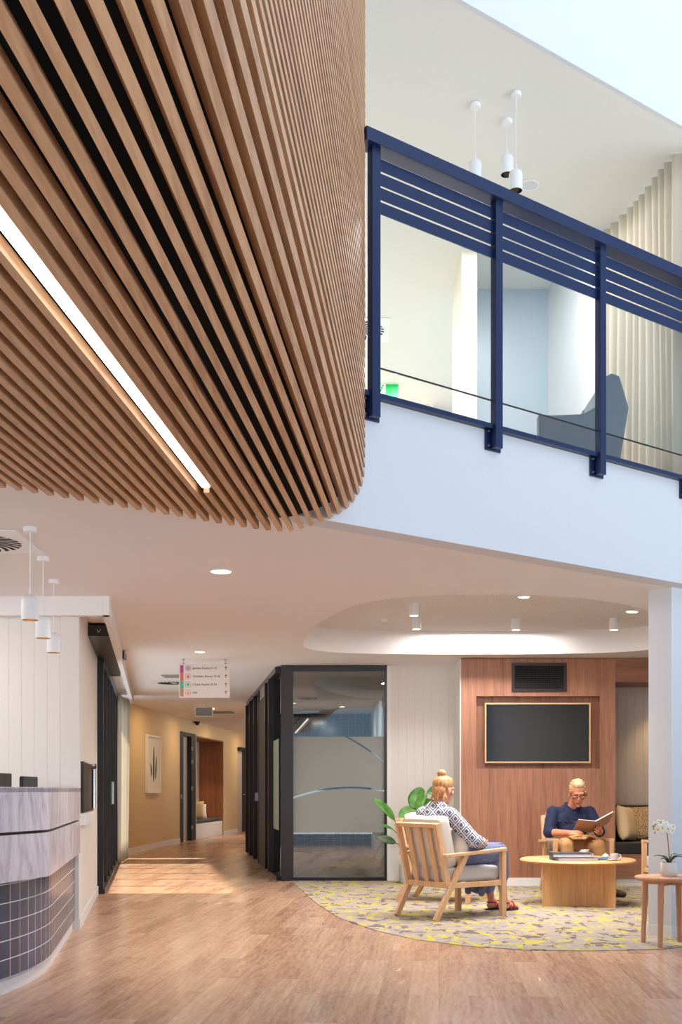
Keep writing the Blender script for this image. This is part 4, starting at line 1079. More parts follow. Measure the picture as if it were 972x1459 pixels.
# ================================================================== lounge chairs
CZ = .006                                             # carpet surface
def make_chair(label, loc, rot):
    """sitter faces local +y"""
    t = thing('lounge_chair', label, 'armchair', loc, rot, 'oak slatted lounge chairs')
    for s in (-1, 1):
        MB().bar((s*.303,.375,0), (s*.303,.375,.612), .045, .050, up=(0,1,0)).build('leg', 'chair_oak', t, bevel=.004)
        MB().bar((s*.272,-.385,0), (s*.300,-.055,.575), .036, .050, up=(0,1,0)).build('leg', 'chair_oak', t, bevel=.004)
        MB().bar((s*.303,.400,.600), (s*.300,-.315,.560), .060, .030).build('armrest', 'chair_oak', t, bevel=.005)
        MB().bar((s*.270,-.245,.300), (s*.268,-.372,.840), .036, .052, up=(0,1,.2)).build('back_post', 'chair_oak', t, bevel=.004)
    f = MB()
    for s in (-1, 1): f.bar((s*.296,.372,.300), (s*.284,-.262,.300), .034, .046)
    f.bar((-.285,.372,.300), (.285,.372,.300), .034, .046); f.bar((-.270,-.250,.300), (.270,-.250,.300), .036, .046)
    f.build('seat_frame', 'chair_oak', t, bevel=.003)
    MB().bar((-.286,-.368,.826), (.286,-.368,.826), .052, .036, up=(0,-.2,1)).build('top_rail', 'chair_oak', t, bevel=.005)
    for x in (-.138, 0, .138):
        MB().bar((x,-.250,.310), (x,-.362,.815), .044, .020, up=(0,1,.2)).build('slat', 'chair_oak', t, bevel=.003)
    pad((.52,.60,.135), (0,.075,.390)).build('seat_cushion', 'light_grey_fabric', t, smooth=True, angle=180)
    m = pad((.50,.135,.46), (0,0,0)); Mx = Matrix.Translation((0,-.222,.675)) @ Matrix.Rotation(math.radians(13), 4, 'X')
    m.v = [tuple(Mx @ Vector(v)) for v in m.v]
    m.build('back_cushion', 'cream_fabric', t, smooth=True, angle=180)
    return t
def pad(d, c, r=.035, n=10):
    """upholstered block with softly crowned faces"""
    mb = MB(); a = [x/2 for x in d]
    def soft(p):
        q = []; core = [max(-(a[i]-r), min(a[i]-r, p[i])) for i in range(3)]
        v = Vector([p[i]-core[i] for i in range(3)])
        if v.length > 1e-9: v = v.normalized()*r
        k = [1-(core[j]/(a[j]-r))**2 if a[j] > r else 1 for j in range(3)]
        out = [core[i]+v[i] for i in range(3)]
        s = min(range(3), key=lambda i: d[i])
        o = [j for j in range(3) if j != s]
        out[s] *= 1+.14*k[o[0]]*k[o[1]]
        return (out[0]+c[0], out[1]+c[1], out[2]+c[2])
    for ax in range(3):
        o = [j for j in range(3) if j != ax]
        for sg in (-1, 1):
            rows = []
            for i in range(n+1):
                row = []
                for j in range(n+1):
                    p = [0,0,0]; p[ax] = sg*a[ax]
                    def ease(t): return math.sin((t-.5)*PI)*.5+.5
                    p[o[0]] = (2*ease(i/n)-1)*a[o[0]]; p[o[1]] = (2*ease(j/n)-1)*a[o[1]]
                    row.append(soft(p))
                rows.append(row)
            mb.grid(rows)
    return mb
C1, R1 = (.973,10.125,CZ), math.radians(-54.8)
C2, R2 = (1.04,11.58,CZ), math.radians(-113.6)
C3, R3 = (2.575,12.40,CZ), math.radians(-177)
C4, R4 = (3.56,11.45,CZ), math.radians(93)
ch = make_chair('oak slatted lounge chair the woman sits in, seen from behind', C1, R1)
dup(ch, C2, R2, 'oak lounge chair mostly hidden behind the seated woman')
dup(ch, C3, R3, 'oak lounge chair the man sits in, facing us')
dup(ch, C4, R4, 'oak lounge chair half hidden by the white wall end on the right')
def loc_of(C, R, p):
    return Matrix.Translation(C) @ Matrix.Rotation(R, 4, 'Z') @ Vector(p)
# pillow behind the woman
pw = place_cushion('cushion', loc_of(C1, R1, (.13,-.090,.462)), (math.radians(-12),0,R1+math.radians(8)), .34, .36, .14, 'cream_pillow', 'cream pillow propped between the woman and the chair back')

# ================================================================== coffee table and what lies on it
TC = (2.365,11.23)
tb = thing('coffee_table', 'large round oak coffee table on a broad base of curved panels', 'coffee table', (TC[0],TC[1],CZ))
TZ = .455-CZ
MB().lathe([(0,TZ-.034),(.548,TZ-.034),(.563,TZ-.028),(.570,TZ-.017),(.563,TZ-.006),(.552,TZ),(0,TZ)], 96).build('table_top', 'table_oak_top', tb, smooth=True)
poly = []
tips = [(-.43,-.34),(.285,-.475),(.43,.34),(-.285,.475)]
tipd = []
for i in range(4):
    a_, b_ = Vector(tips[i]), Vector(tips[(i+1) % 4]); mid = (a_+b_)/2*.36
    for k in range(13):
        t = k/12; t2 = .03+.94*t
        p = (1-t2)**2*a_+2*t2*(1-t2)*(mid*1.0)+t2*t2*b_
        poly.append((p.x,p.y))
MB().prism(poly, 0, TZ-.034).build('base', 'table_oak', tb, smooth=True, angle=35)
MB().lathe([(0,TZ-.052),(.30,TZ-.052),(.30,TZ-.034)], 32).build('sub_frame', 'table_oak', tb)
TT = .455
def book(name, c, w, d, h, rot, cover, label, group=None):
    t = thing(name, label, 'book', (c[0],c[1],c[2]), rot, group)
    m = MB(); m.box((0,0,.0016),(w,d,.0032)); m.box((0,0,h-.0016),(w,d,.0032)); m.box((-w/2+.0016,0,h/2),(.0032,d,h))
    m.build('cover', cover, t)
    MB().box((.002,0,h/2),(w-.010,d-.010,h-.0066)).build('pages', 'page_white', t)
    return t
bx = at(819,1224,10.98)
book('book', (2.275,10.98,TT+.0005), .40, .30, .032, math.radians(6), 'book_blue', 'large hardback with pale pages, lower of two on the coffee table', 'hardbacks on the coffee table')
book('book', (2.245,10.99,TT+.0332), .38, .28, .034, math.radians(-3), 'book_dark', 'dark covered hardback, upper of two on the coffee table', 'hardbacks on the coffee table')
book('magazine', (2.57,11.08,TT+.0005), .20, .26, .010, math.radians(18), 'magazine_blue', 'blue magazine lying between the books and the teacup')
def cup(p, rot, label, saucer_label):
    s = thing('saucer', saucer_label, 'saucer', (p[0],p[1],p[2]))
    MB().lathe([(0,.0),(.035,.0),(.070,.010),(.0705,.012),(.036,.004),(0,.004)], 32).build('plate', 'cup_white', s, smooth=True)
    t = thing('teacup', label, 'cup', (p[0],p[1],p[2]+.0045), rot)
    MB().lathe([(0,.0),(.024,.0),(.024,.004),(.034,.020),(.041,.040),(.044,.062),(.042,.062),(.038,.040),(.030,.018),(0,.008)], 32).build('bowl', 'cup_white', t, smooth=True)
    MB().tube([(.040,0,.048),(.054,0,.052),(.064,0,.042),(.060,0,.028),(.048,0,.020),(.036,0,.020)], .0042, 10).build('handle', 'cup_white', t, smooth=True)
    MB().lathe([(0,.050),(.0405,.050)], 24).build('tea', 'tea_brown', t)
    return t
cup((2.655,10.90,TT), 0, 'white teacup with handle to the right, near the right table rim', 'white saucer under the teacup near the right table rim')
cup((2.525,11.62,TT), math.radians(200), 'white teacup in front of the man, behind the books', 'white saucer under the teacup in front of the man')
jug = thing('sugar_bowl', 'tiny white lidded bowl by the blue magazine', 'bowl', (2.655,11.26,TT))
MB().lathe([(0,0),(.022,0),(.034,.014),(.034,.026),(.030,.030)], 24).build('bowl', 'cup_white', jug, smooth=True)
MB().lathe([(.031,.029),(.020,.040),(.006,.044),(.008,.050),(0,.053)], 24).build('lid', 'cup_white', jug, smooth=True)

# ================================================================== side table with orchid
SX, SYY = 2.405, 8.22
st = thing('side_table', 'small round oak side table holding the white orchid', 'side table', (SX,SYY,CZ))
SZ = .508-CZ
MB().lathe([(0,SZ-.032),(.228,SZ-.032),(.243,SZ-.024),(.250,SZ-.012),(.246,SZ-.003),(.238,SZ),(0,SZ)], 64).build('table_top', 'stool_oak', st, smooth=True)
for a_ in (143, 235, 325, 53):
    a_ = math.radians(a_)
    MB().tube([(.200*math.cos(a_),.200*math.sin(a_),0),(.182*math.cos(a_),.182*math.sin(a_),SZ-.03)], [.0175,.0225], 14).build('leg', 'stool_oak', st, smooth=True)
ap = MB()
for a_ in (143, 53):
    a_ = math.radians(a_); ap.bar((.175*math.cos(a_),.175*math.sin(a_),SZ-.048), (-.175*math.cos(a_),-.175*math.sin(a_),SZ-.048), .022, .032)
ap.build('cross_rail', 'stool_oak', st)
def leaf(base, tip, w, nrm, curl=.15, fold=.12, n=14, shape=1.0, droop=0.0):
    base, tip, nrm = Vector(base), Vector(tip), Vector(nrm).normalized()
    d = tip-base; ln = d.length; d.normalize(); side = d.cross(nrm).normalized(); nrm = side.cross(d).normalized()
    rows = []
    for j in range(n+1):
        t = j/n; prof_ = (math.sin(PI*min(1, (t*.97+.015)))**(.62*shape))*(1.06-.30*t)
        ww = w/2*prof_
        c = base+d*(ln*t)+nrm*(curl*ln*math.sin(PI*t)-droop*ln*t*t)
        rows.append([c+side*(ww*k)+nrm*(fold*ww*abs(k)*1.2) for k in (-1,-.72,-.36,0,.36,.72,1)])
    return MB().grid(rows)
orch = thing('potted_orchid', 'white orchid in a pale round pot on the small side table', 'orchid', (SX-.003,SYY,SZ+CZ+.0005))
MB().lathe([(0,0),(.050,0),(.060,.014),(.0625,.045),(.060,.090),(.056,.100),(.051,.100),(.053,.080),(.050,.012),(0,.010)], 36).build('pot', 'pot_white', orch, smooth=True)
MB().lathe([(0,.088),(.052,.086)], 24).build('moss', 'soil', orch)
for k, (dx, dy, dz, w) in enumerate(((-.115,.0,.052,.034),(-.075,-.05,.030,.034),(.10,-.02,.060,.034),(.075,.05,.066,.032),(.115,.02,.040,.03),(-.05,.07,.05,.03))):
    leaf((dx*.06,dy*.06,.090), (dx,dy,.095+dz), w, (0,0,1), .22, .3, 10, .9).build('leaf', 'orchid_leaf', orch, smooth=True, angle=180, solid=.003)
stp = [(0.004,0,.09),(-.002,0,.18),(-.010,0,.28),(-.018,0,.34),(-.040,-.004,.385),(-.075,-.01,.40),(-.108,-.02,.385),(-.118,-.024,.355)]
MB().tube(stp, [.0042,.004,.0036,.0034,.003,.0028,.0024,.002], 8).build('stem', 'orchid_stem', orch, smooth=True)
def flower(c, face, size, seed):
    rnd = random.Random(seed); z = Vector(face).normalized(); x = z.cross(Vector((0,0,1))).normalized(); y = x.cross(z)*-1
    mb = MB()
    for k, (ang, l, w) in enumerate(((90,1,.75),(18,1.05,1.0),(162,1.05,1.0),(-42,.95,.7),(-138,.95,.7))):
        a_ = math.radians(ang+rnd.uniform(-6,6)); d = x*math.cos(a_)+y*math.sin(a_)
        lf = leaf(Vector(c)+d*.003, Vector(c)+d*(size*l)+z*size*.12, size*w, z, .10, -.1, 8, .8); mb.add(lf.v, lf.f)
    fl = mb.build('flower', 'orchid_petal', orch, smooth=True, angle=180, solid=.0012)
    MB().ell(Vector(c)+z*.008, (.007,.007,.009), None, 10, 8).build('flower_heart', 'orchid_heart', fl, smooth=True)
for k, (c, f_, sz) in enumerate((((-.016,-.012,.345),(.1,-1,.2),.036),((.014,-.006,.332),(.8,-.8,.1),.034),((-.052,-.014,.352),(-.3,-1,.1),.036),((-.086,-.02,.340),(-.4,-1,.0),.034),((-.062,-.006,.392),(-.2,-1,.5),.034),((-.024,.004,.378),(.2,-1,.6),.032),((-.100,-.02,.378),(-.6,-1,.3),.030),((.026,.0,.360),(.6,-.9,.4),.030))):
    flower(c, f_, sz, k)
for c in ((-.120,-.026,.345),(-.112,-.03,.320),(-.124,-.022,.365)):
    MB().ell(c, (.006,.006,.009), None, 10, 8).build('bud', 'bud_green', orch, smooth=True)

# ================================================================== plant by the wall
PX, PYY = .875, 13.62
pt = thing('potted_plant', 'broad leaved green plant in a pale pot by the white board wall', 'potted plant', (PX,PYY,CZ))
MB().lathe([(0,0),(.150,0),(.165,.03),(.172,.14),(.165,.235),(.152,.245),(.146,.225),(.14,.05),(0,.04)], 36).build('pot', 'pot_grey', pt, smooth=True)
MB().lathe([(0,.205),(.148,.205)], 24).build('soil', 'soil', pt)
def w2l(v): return v-Vector((PX,PYY,CZ))
LV = [  # base px, tip px, depth, width m, facing, dark
    ((590,1152),(600,1122),13.50,.235,(-.25,-1,.1),0,.0), ((571,1168),(592,1150),13.42,.20,(-.3,-1,.15),0,.0),
    ((562,1168),(530,1137),13.45,.125,(.55,-.9,.35),0,.08), ((609,1129),(642,1121),13.55,.15,(.1,-1,.25),0,.04),
    ((559,1181),(541,1175),13.45,.05,(.2,-.8,.6),0,.05), ((564,1201),(535,1193),13.40,.115,(.1,-.85,.5),1,.05),
    ((597,1163),(617,1154),13.40,.06,(.0,-.8,.6),0,.05), ((600,1140),(628,1150),13.62,.11,(.2,-1,.3),0,.03)]
for bp, tp_, d_, w, f_, dk, cu in LV:
    b_ = w2l(at(bp[0],bp[1],d_)); t_ = w2l(at(tp_[0],tp_[1],d_+ (.10 if tp_[0]>bp[0] else -.05)))
    lfm = leaf(b_, t_, w, f_, cu, .18, 14, .8 if w > .15 else 1.0)
    lo = lfm.build('leaf', 'leaf_dark' if dk else 'leaf_green', pt, smooth=True, angle=180, solid=.003)
    nv = Vector(f_).normalized()
    MB().tube([b_+(t_-b_)*q+nv*(.004+cu*(t_-b_).length*math.sin(PI*q)) for q in (0,.25,.5,.75,.95)], [.005,.0045,.004,.003,.001], 6).build('midrib', 'stem_green', lo, smooth=True)
    r0 = Vector((.03*math.cos(bp[0]), .03*math.sin(bp[1]), .20)); md_ = (r0*.55+b_*.45)+Vector((-(b_.x)*.12, 0, .05))
    MB().tube([r0, r0.lerp(md_,.5)+Vector((0,0,.015)), md_, md_.lerp(b_,.55)+Vector((0,0,.012)), b_], [.008,.007,.0065,.006,.005], 8).build('stalk', 'stem_green', pt, smooth=True)

# ================================================================== bench seat at the back right
bs = thing('bench_seat', 'built in bench with black leather seat and back under the walnut header', 'bench', (4.2,13.6,0))
MB().span((wx1+.002,WY+.001,.102), (5.995,NBY-.02,ZW(1217))).build('base', 'walnut_cross', bs, world=True)
MB().span((wx1+.002,WY+.03,0), (5.995,NBY-.03,.101)).build('plinth', 'trim_paint', bs, world=True)
MB().span((wx1+.004,WY-.01,ZW(1217)+.001), (5.99,NBY-.14,ZW(1200))).build('seat_cushion', 'black_leather', bs, world=True, bevel=.02)
zb = EYE+(HY-1147)*13.85/FPX
MB().span((wx1+.004,NBY-.135,ZW(1200)-.05), (5.99,NBY-.012,zb)).build('back_cushion', 'black_leather', bs, world=True, bevel=.02)
cz = ZW(1200)+.001
place_cushion('cushion', (3.47,13.52,cz-.002), (math.radians(-12),math.radians(5),math.radians(58)), .46, .44, .17, 'linen_beige', 'smooth beige linen cushion on the black bench, left of the woven one')
place_cushion('cushion', (3.74,13.66,cz-.002), (math.radians(-18),math.radians(-5),math.radians(-10)), .46, .45, .17, 'woven_beige', 'knobbly woven beige cushion on the black bench, right hand one')

# ================================================================== upper level armchair
uc = thing('upper_armchair', 'grey high winged lounge chair on the upper level behind the glass', 'armchair', (1.92,8.95,UF))
ux0, ux1 = 1.50, 2.23
MB().prism([(0,.16),(.0,.55),(.10,.54),(.34,.55),(.43,.60),(.47,.74),(.50,.83),(.56,.86),(.62,.84),(.69,.60),(.62,.16)], 0, .09, Matrix.Translation((ux0,8.62,UF)) @ Matrix.Rotation(PI/2, 4, 'X')).build('side_wing', 'grey_upholstery', uc, world=True, bevel=.02)
MB().prism([(0,.16),(.0,.55),(.10,.54),(.34,.55),(.43,.60),(.47,.74),(.50,.83),(.56,.86),(.62,.84),(.69,.60),(.62,.16)], 0, .09, Matrix.Translation((ux0,9.36,UF)) @ Matrix.Rotation(PI/2, 4, 'X')).build('side_wing', 'grey_upholstery', uc, world=True, bevel=.02)
MB().span((ux0+.03,8.625,UF+.16), (ux0+.46,9.265,UF+.40)).build('seat', 'grey_upholstery', uc, world=True, bevel=.03)
bb = MB().bar((ux0+.50,8.94,UF+.30), (ux0+.57,8.94,UF+.84), .63, .13, up=(1,0,0)); bb.build('backrest', 'grey_upholstery', uc, world=True, bevel=.03)
for dx in (.06, .62):
    for y_ in (8.62, 9.26): MB().tube([(ux0+dx,y_,UF),(ux0+dx,y_,UF+.17)], .016, 10).build('leg', 'dark_frame', uc, smooth=True, world=True)
# ================================================================== people
def head_shapes(c, sc, pitch, yaw, roll=0.0):
    """local head axes: +y face, z up; returns fused-volume shapes and the head matrix"""
    Mx = Matrix.Translation(c) @ Matrix.Rotation(yaw, 4, 'Z') @ Matrix.Rotation(pitch, 4, 'X') @ Matrix.Rotation(roll, 4, 'Y')
    eu = Mx.to_euler()
    def e(p, r): return ('e', tuple(Mx @ (Vector(p)*sc)), tuple(x*sc for x in r), tuple(eu))
    def c_(p, r0, q, r1): return ('c', tuple(Mx @ (Vector(p)*sc)), r0*sc, tuple(Mx @ (Vector(q)*sc)), r1*sc)
    S = [e((0,-.018,.034), (.075,.094,.084)), e((0,.022,-.030), (.060,.066,.082)), e((0,.030,-.082), (.043,.050,.034)),
         e((0,.066,-.104), (.022,.018,.016)), c_((0,.084,.006), .009, (0,.103,-.030), .013), e((.014,.090,-.034), (.011,.010,.009)), e((-.014,.090,-.034), (.011,.010,.009)),
         c_((-.036,.074,.024), .013, (.036,.074,.024), .013), c_((-.019,.082,-.062), .0075, (.019,.082,-.062), .0075), c_((-.016,.080,-.073), .0085, (.016,.080,-.073), .0085),
         e((.044,.052,-.022), (.022,.024,.020)), e((-.044,.052,-.022), (.022,.024,.020)),
         e((.076,-.010,-.012), (.010,.021,.032)), e((-.076,-.010,-.012), (.010,.021,.032))]
    return S, Mx
def hand_shapes(Mx, side, curl, sc=1.0, spread=.10):
    """local: +y towards the fingertips, +z back of the hand, thumb on +x*side"""
    def T(p): return tuple(Mx @ (Vector(p)*sc))
    S = []
    for k, x in enumerate((.030,.010,-.010,-.029)):
        S.append(('c', T((x*side*.75,.005,0)), .0135*sc, T((x*side,.078-.004*abs(k-1),0)), .0105*sc))
    for k, (x, ln) in enumerate(((.031,.072),(.0105,.080),(-.0105,.074),(-.030,.058))):
        p = Vector((x*side,.080-.004*abs(k-1),0)); a = 0
        sp = (1.5-k)*spread*.5*side
        for j, (fr, cu) in enumerate(((.46,.55),(.30,.75),(.24,.55))):
            a += curl*cu; d = Vector((math.sin(sp)*math.cos(a), math.cos(sp)*math.cos(a), -math.sin(a)))
            q = p+d*ln*fr; r = .0098-.0011*j
            S.append(('c', T(p), r*sc, T(q), (r-.0008)*sc)); p = q
    b = Vector((.024*side,.016,-.006)); m_ = b+Vector((.028*side,.030,-.014)); t_ = m_+Vector((.008*side,.030,-.012))
    S += [('c', T(b), .0150*sc, T(m_), .0118*sc), ('c', T(m_), .0115*sc, T(t_), .0095*sc)]
    return S
def frame_to(o, y, z):
    """matrix with +y along y and +z near z, origin o"""
    y = Vector(y).normalized(); z = Vector(z); x = y.cross(z).normalized(); z = x.cross(y).normalized()
    m = Matrix((x, y, z)).transposed().to_4x4(); m.translation = Vector(o); return m

# ------------------------------------------------------------------ the man reading
mx = thing('person', 'seated grey haired man in navy shirt and tan trousers reading a book', 'person', C3, R3)
HC = Vector((-.035,.015,1.095))
hs, HM = head_shapes(HC, 1.12, math.radians(-20), math.radians(-6))
sk = hs+[('c', (-.005,-.115,.93), .062, (-.025,-.025,1.03), .056), ('c', (0,-.13,.56), .13, (0,-.16,.84), .13), ('c', (-.13,-.14,.88), .055, (.13,-.14,.88), .055)]
sh_r, el_r, wr_r = (.205,-.125,.885), (.285,.00,.665), (.115,.275,.668)
sh_l, el_l, wr_l = (-.205,-.125,.885), (-.285,.00,.675), (-.205,.270,.672)
sk += [('c', sh_r, .055, el_r, .046), ('c', el_r, .046, wr_r, .031), ('c', sh_l, .055, el_l, .046), ('c', el_l, .046, wr_l, .031)]
hr = frame_to(wr_r, (-.55,.80,.06), (.5,.35,.8)); hl = frame_to(wr_l, (.25,.92,.16), (-.75,.2,-.62))
sk += hand_shapes(hr, -1, .62, 1.04); sk += hand_shapes(hl, 1, .75, 1.04)
hip_r, kn_r, an_r = (.095,-.09,.535), (.175,.355,.535), (.150,.44,.095)
hip_l, kn_l, an_l = (-.095,-.09,.535), (-.165,.365,.530), (-.285,.40,.095)
for h, k_, a_ in ((hip_r,kn_r,an_r),(hip_l,kn_l,an_l)):
    sk += [('c', h, .085, k_, .056), ('c', k_, .055, a_, .036), ('c', a_, .036, (a_[0],a_[1]+.14,.045), .030)]
blob('body', sk, 'skin_tan', mx, .0048, 3)
# shirt
shirt = [('c', (0,-.125,.56), .155, (0,-.150,.74), .150), ('c', (0,-.150,.72), .148, (0,-.150,.85), .130), ('e', (.0,-.06,.68), (.150,.115,.120), None), ('c', (-.150,-.135,.872), .074, (.150,-.135,.872), .074),
         ('c', (-.07,-.130,.925), .050, (.07,-.130,.925), .050), ('c', (.100,-.09,.80), .085, (.06,-.08,.70), .10), ('c', (-.100,-.09,.80), .085, (-.06,-.08,.70), .10)]
for s_, e_, w_ in ((sh_r,el_r,wr_r),(sh_l,el_l,wr_l)):
    mid = Vector(e_).lerp(Vector(w_), .16)
    shirt += [('c', s_, .073, e_, .063), ('c', e_, .061, tuple(mid), .054)]
rng = random.Random(3)
for k in range(16):                                   # soft folds across the belly and sleeves
    a_ = rng.uniform(-1.1, 1.1); z = rng.uniform(.58, .80); p = Vector((.155*math.sin(a_), -.13+.155*math.cos(a_), z)); q = p+Vector((rng.uniform(-.08,.08), 0, rng.uniform(-.05,.02)))
    shirt.append(('c', tuple(p), .010, tuple(q), .006))
blob('shirt', shirt, 'shirt_navy', mx, .0065, 4)
clr = [('c', (.045,-.085,.955), .014, (.062,-.135,.985), .014), ('c', (-.065,-.075,.955), .014, (-.072,-.135,.985), .014), ('c', (.062,-.135,.985), .015, (-.072,-.14,.985), .015),
       ('c', (.045,-.085,.955), .014, (.012,-.030,.915), .011), ('c', (-.065,-.075,.955), .014, (-.030,-.028,.915), .011)]
blob('collar', clr, 'shirt_navy', mx, .005, 3)
for z, y in ((.88,.000),(.83,.012),(.78,.030),(.73,.048)):
    MB().ell((-.008,y,z), (.006,.004,.006), None, 8, 6).build('button', 'button_navy', mx, smooth=True)
# trousers
tr_ = [('c', (-.08,-.10,.54), .115, (.08,-.10,.54), .115), ('c', (-.07,.06,.53), .105, (.07,.06,.53), .105), ('c', (-.07,.16,.525), .08, (.07,.16,.525), .08)]
for h, k_, a_ in ((hip_r,kn_r,an_r),(hip_l,kn_l,an_l)):
    tr_ += [('c', h, .110, k_, .080), ('c', k_, .078, (a_[0],a_[1]-.01,.115), .062)]
    for j in range(5):
        p = Vector(h).lerp(Vector(k_), .45+.13*j); tr_.append(('c', (p.x-.06,p.y,p.z+.060), .012, (p.x+.06,p.y+.03,p.z+.062), .010))
blob('trousers', tr_, 'trouser_tan', mx, .007, 4)
for a_ in (an_r, an_l):
    ax_ = .55 if a_ is an_l else -.1
    s_ = [('c', (a_[0],a_[1]-.035,.045), .042, (a_[0]-ax_*.10,a_[1]+.13,.040), .040), ('c', (a_[0]-ax_*.10,a_[1]+.13,.040), .040, (a_[0]-ax_*.15,a_[1]+.20,.034), .032), ('c', (a_[0],a_[1]-.02,.06), .045, (a_[0],a_[1]+.02,.095), .045)]
    blob('shoe', s_, 'shoe_brown', mx, .006, 3)
def HP(p): return tuple(HM @ (Vector(p)*1.12))
eu = tuple(HM.to_euler())
hair = [('e', HP((0,-.034,.054)), (.079*1.12,.090*1.12,.079*1.12), eu), ('e', HP((0,.004,.094)), (.060*1.12,.062*1.12,.040*1.12), eu), ('e', HP((0,-.070,.005)), (.066*1.12,.050*1.12,.07*1.12), eu),
        ('c', HP((.072,.022,.03)), .010, HP((.076,.016,-.008)), .006), ('c', HP((-.072,.022,.03)), .010, HP((-.076,.016,-.008)), .006)]
rng = random.Random(21)
for k in range(60):
    a_ = rng.uniform(0, 6.28); b2 = rng.uniform(.15, 1.25); d_ = Vector((math.sin(b2)*math.cos(a_), math.sin(b2)*math.sin(a_)*.95, math.cos(b2)))
    p = Vector((0,-.030,.052))+Vector((d_.x*.074, d_.y*.086, d_.z*.080)); q = p+Vector((d_.x*.008+rng.uniform(-.010,.010), d_.y*.008+.012, d_.z*.010))
    hair.append(('c', HP(p), .009, HP(q), .005))
blob('hair', hair, 'blond_grey_hair', mx, .005, 1)
brd = [('c', HP((.022,.091,-.053)), .010, HP((-.022,.091,-.053)), .010), ('c', HP((.024,.088,-.055)), .009, HP((.026,.074,-.090)), .011), ('c', HP((-.024,.088,-.055)), .009, HP((-.026,.074,-.090)), .011), ('e', HP((0,.066,-.100)), (.024,.018,.018), eu)]
blob('beard', brd, 'beard_hair', mx, .005, 2)
for s_ in (-1, 1):
    ey = MB().ell(HP((s_*.031,.074,.000)), (.009,.009,.006), Euler(eu).to_matrix(), 12, 8).build('eye', 'eye_white', mx, smooth=True)
    MB().ell(HP((s_*.031,.083,-.004)), (.006,.004,.006), Euler(eu).to_matrix(), 10, 8).build('pupil', 'eye_dark', ey, smooth=True)
MB().tube([HP((-.017,.0925,-.067)), HP((0,.0945,-.066)), HP((.017,.0925,-.067))], [.003,.0045,.003], 8).build('lips', 'lip_red', mx, smooth=True)
gl = MB()
for s_ in (-1, 1):
    ring_ = [HP((s_*.034+.026*math.cos(a_)*1.0, .099-.010*abs(math.cos(a_))*.3, -.002+.019*math.sin(a_))) for a_ in [2*PI*k/20 for k in range(21)]]
    gl.tube(ring_, .0030, 6, cap=False)
    gl.tube([HP((s_*.060,.096,.010)), HP((s_*.078,.085,.012)), HP((s_*.083,.00,.010))], .0036, 6)
    gl.tube([HP((s_*.010,.098,.012)), HP((s_*.034,.101,.018)), HP((s_*.058,.098,.012))], .0050, 6)
gl.tube([HP((-.010,.099,.006)), HP((0,.103,.009)), HP((.010,.099,.006))], .0035, 6)
gl.build('glasses', 'glasses_black', mx, smooth=True)

# open book in his hands, folder on his lap
B0_ = loc_of(C3, R3, (-.115,.245,.672)); 
ob = thing('open_book', 'open hardback book held in the seated man hands', 'book', B0_, R3)
# local axes of the man's chair: +x is left in the photo
def board(sgn, lift, w, l, mat, name, t, off):
    d = Vector((sgn*math.cos(lift), 0, math.sin(lift))); ln = Vector((0,.80,.46)).normalized(); nn = d.cross(ln).normalized()
    if nn.z < 0: nn = -nn
    m = MB(); a_ = nn*off
    vs = [a_, a_+d*w, a_+d*w+ln*l, a_+ln*l]; vs += [v+nn*t for v in vs]
    m.add(vs, [(3,2,1,0),(4,5,6,7),(0,1,5,4),(1,2,6,5),(2,3,7,6),(3,0,4,7)]); return m.build(name, mat, ob, bevel=.001)
board(1, math.radians(6), .195, .25, 'cover_tan', 'cover', .004, 0); board(1, math.radians(6), .187, .242, 'page_white', 'pages', .010, .0045)
board(-1, math.radians(28), .225, .25, 'cover_tan', 'cover', .004, 0); board(-1, math.radians(28), .217, .242, 'page_white', 'pages', .012, .0045)
fp = loc_of(C3, R3, (.01,.30,.628))
fo = thing('folder', 'ochre folder lying across the man lap under the book', 'folder', fp, R3)
rows = []
for j in range(9):
    v = j/8-.5; rows.append([(u*.27, v*.22, .030*math.cos(u*PI*.9)*(1-.8*v*v)-.006) for u in [i/12-.5 for i in range(13)]])
MB().grid(rows).build('cover', 'cover_ochre', fo, smooth=True, solid=.012)

# ------------------------------------------------------------------ the woman from behind
wm = thing('person', 'blond woman with a bun and blue patterned blouse, seen from behind', 'person', C1, R1)
WC = Vector((.020,-.075,1.135))
hs, HM2 = head_shapes(WC, 1.02, math.radians(-10), math.radians(8))
sk = hs+[('c', (.01,-.150,.97), .052, (.018,-.105,1.07), .046), ('c', (0,-.10,.56), .13, (0,-.15,.86), .115), ('c', (-.13,-.15,.93), .05, (.13,-.15,.93), .05)]
sr, er, wr = (.185,-.145,.915), (.285,.030,.690), (.145,.300,.640)
sl, el, wl_ = (-.185,-.145,.915), (-.270,.060,.690), (-.090,.310,.640)
sk += [('c', sr, .050, er, .040), ('c', er, .040, wr, .027), ('c', sl, .050, el, .040), ('c', el, .040, wl_, .027)]
sk += hand_shapes(frame_to(wr, (-.6,.75,-.1), (.1,.1,1)), -1, .5, .92); sk += hand_shapes(frame_to(wl_, (.6,.75,-.1), (-.1,.1,1)), 1, .5, .92)
hr_, kr_, ar_ = (.095,-.08,.545), (.110,.500,.560), (-.010,.690,.105)
hl_, kl_, al_ = (-.095,-.08,.545), (-.075,.50,.555), (-.150,.65,.105)
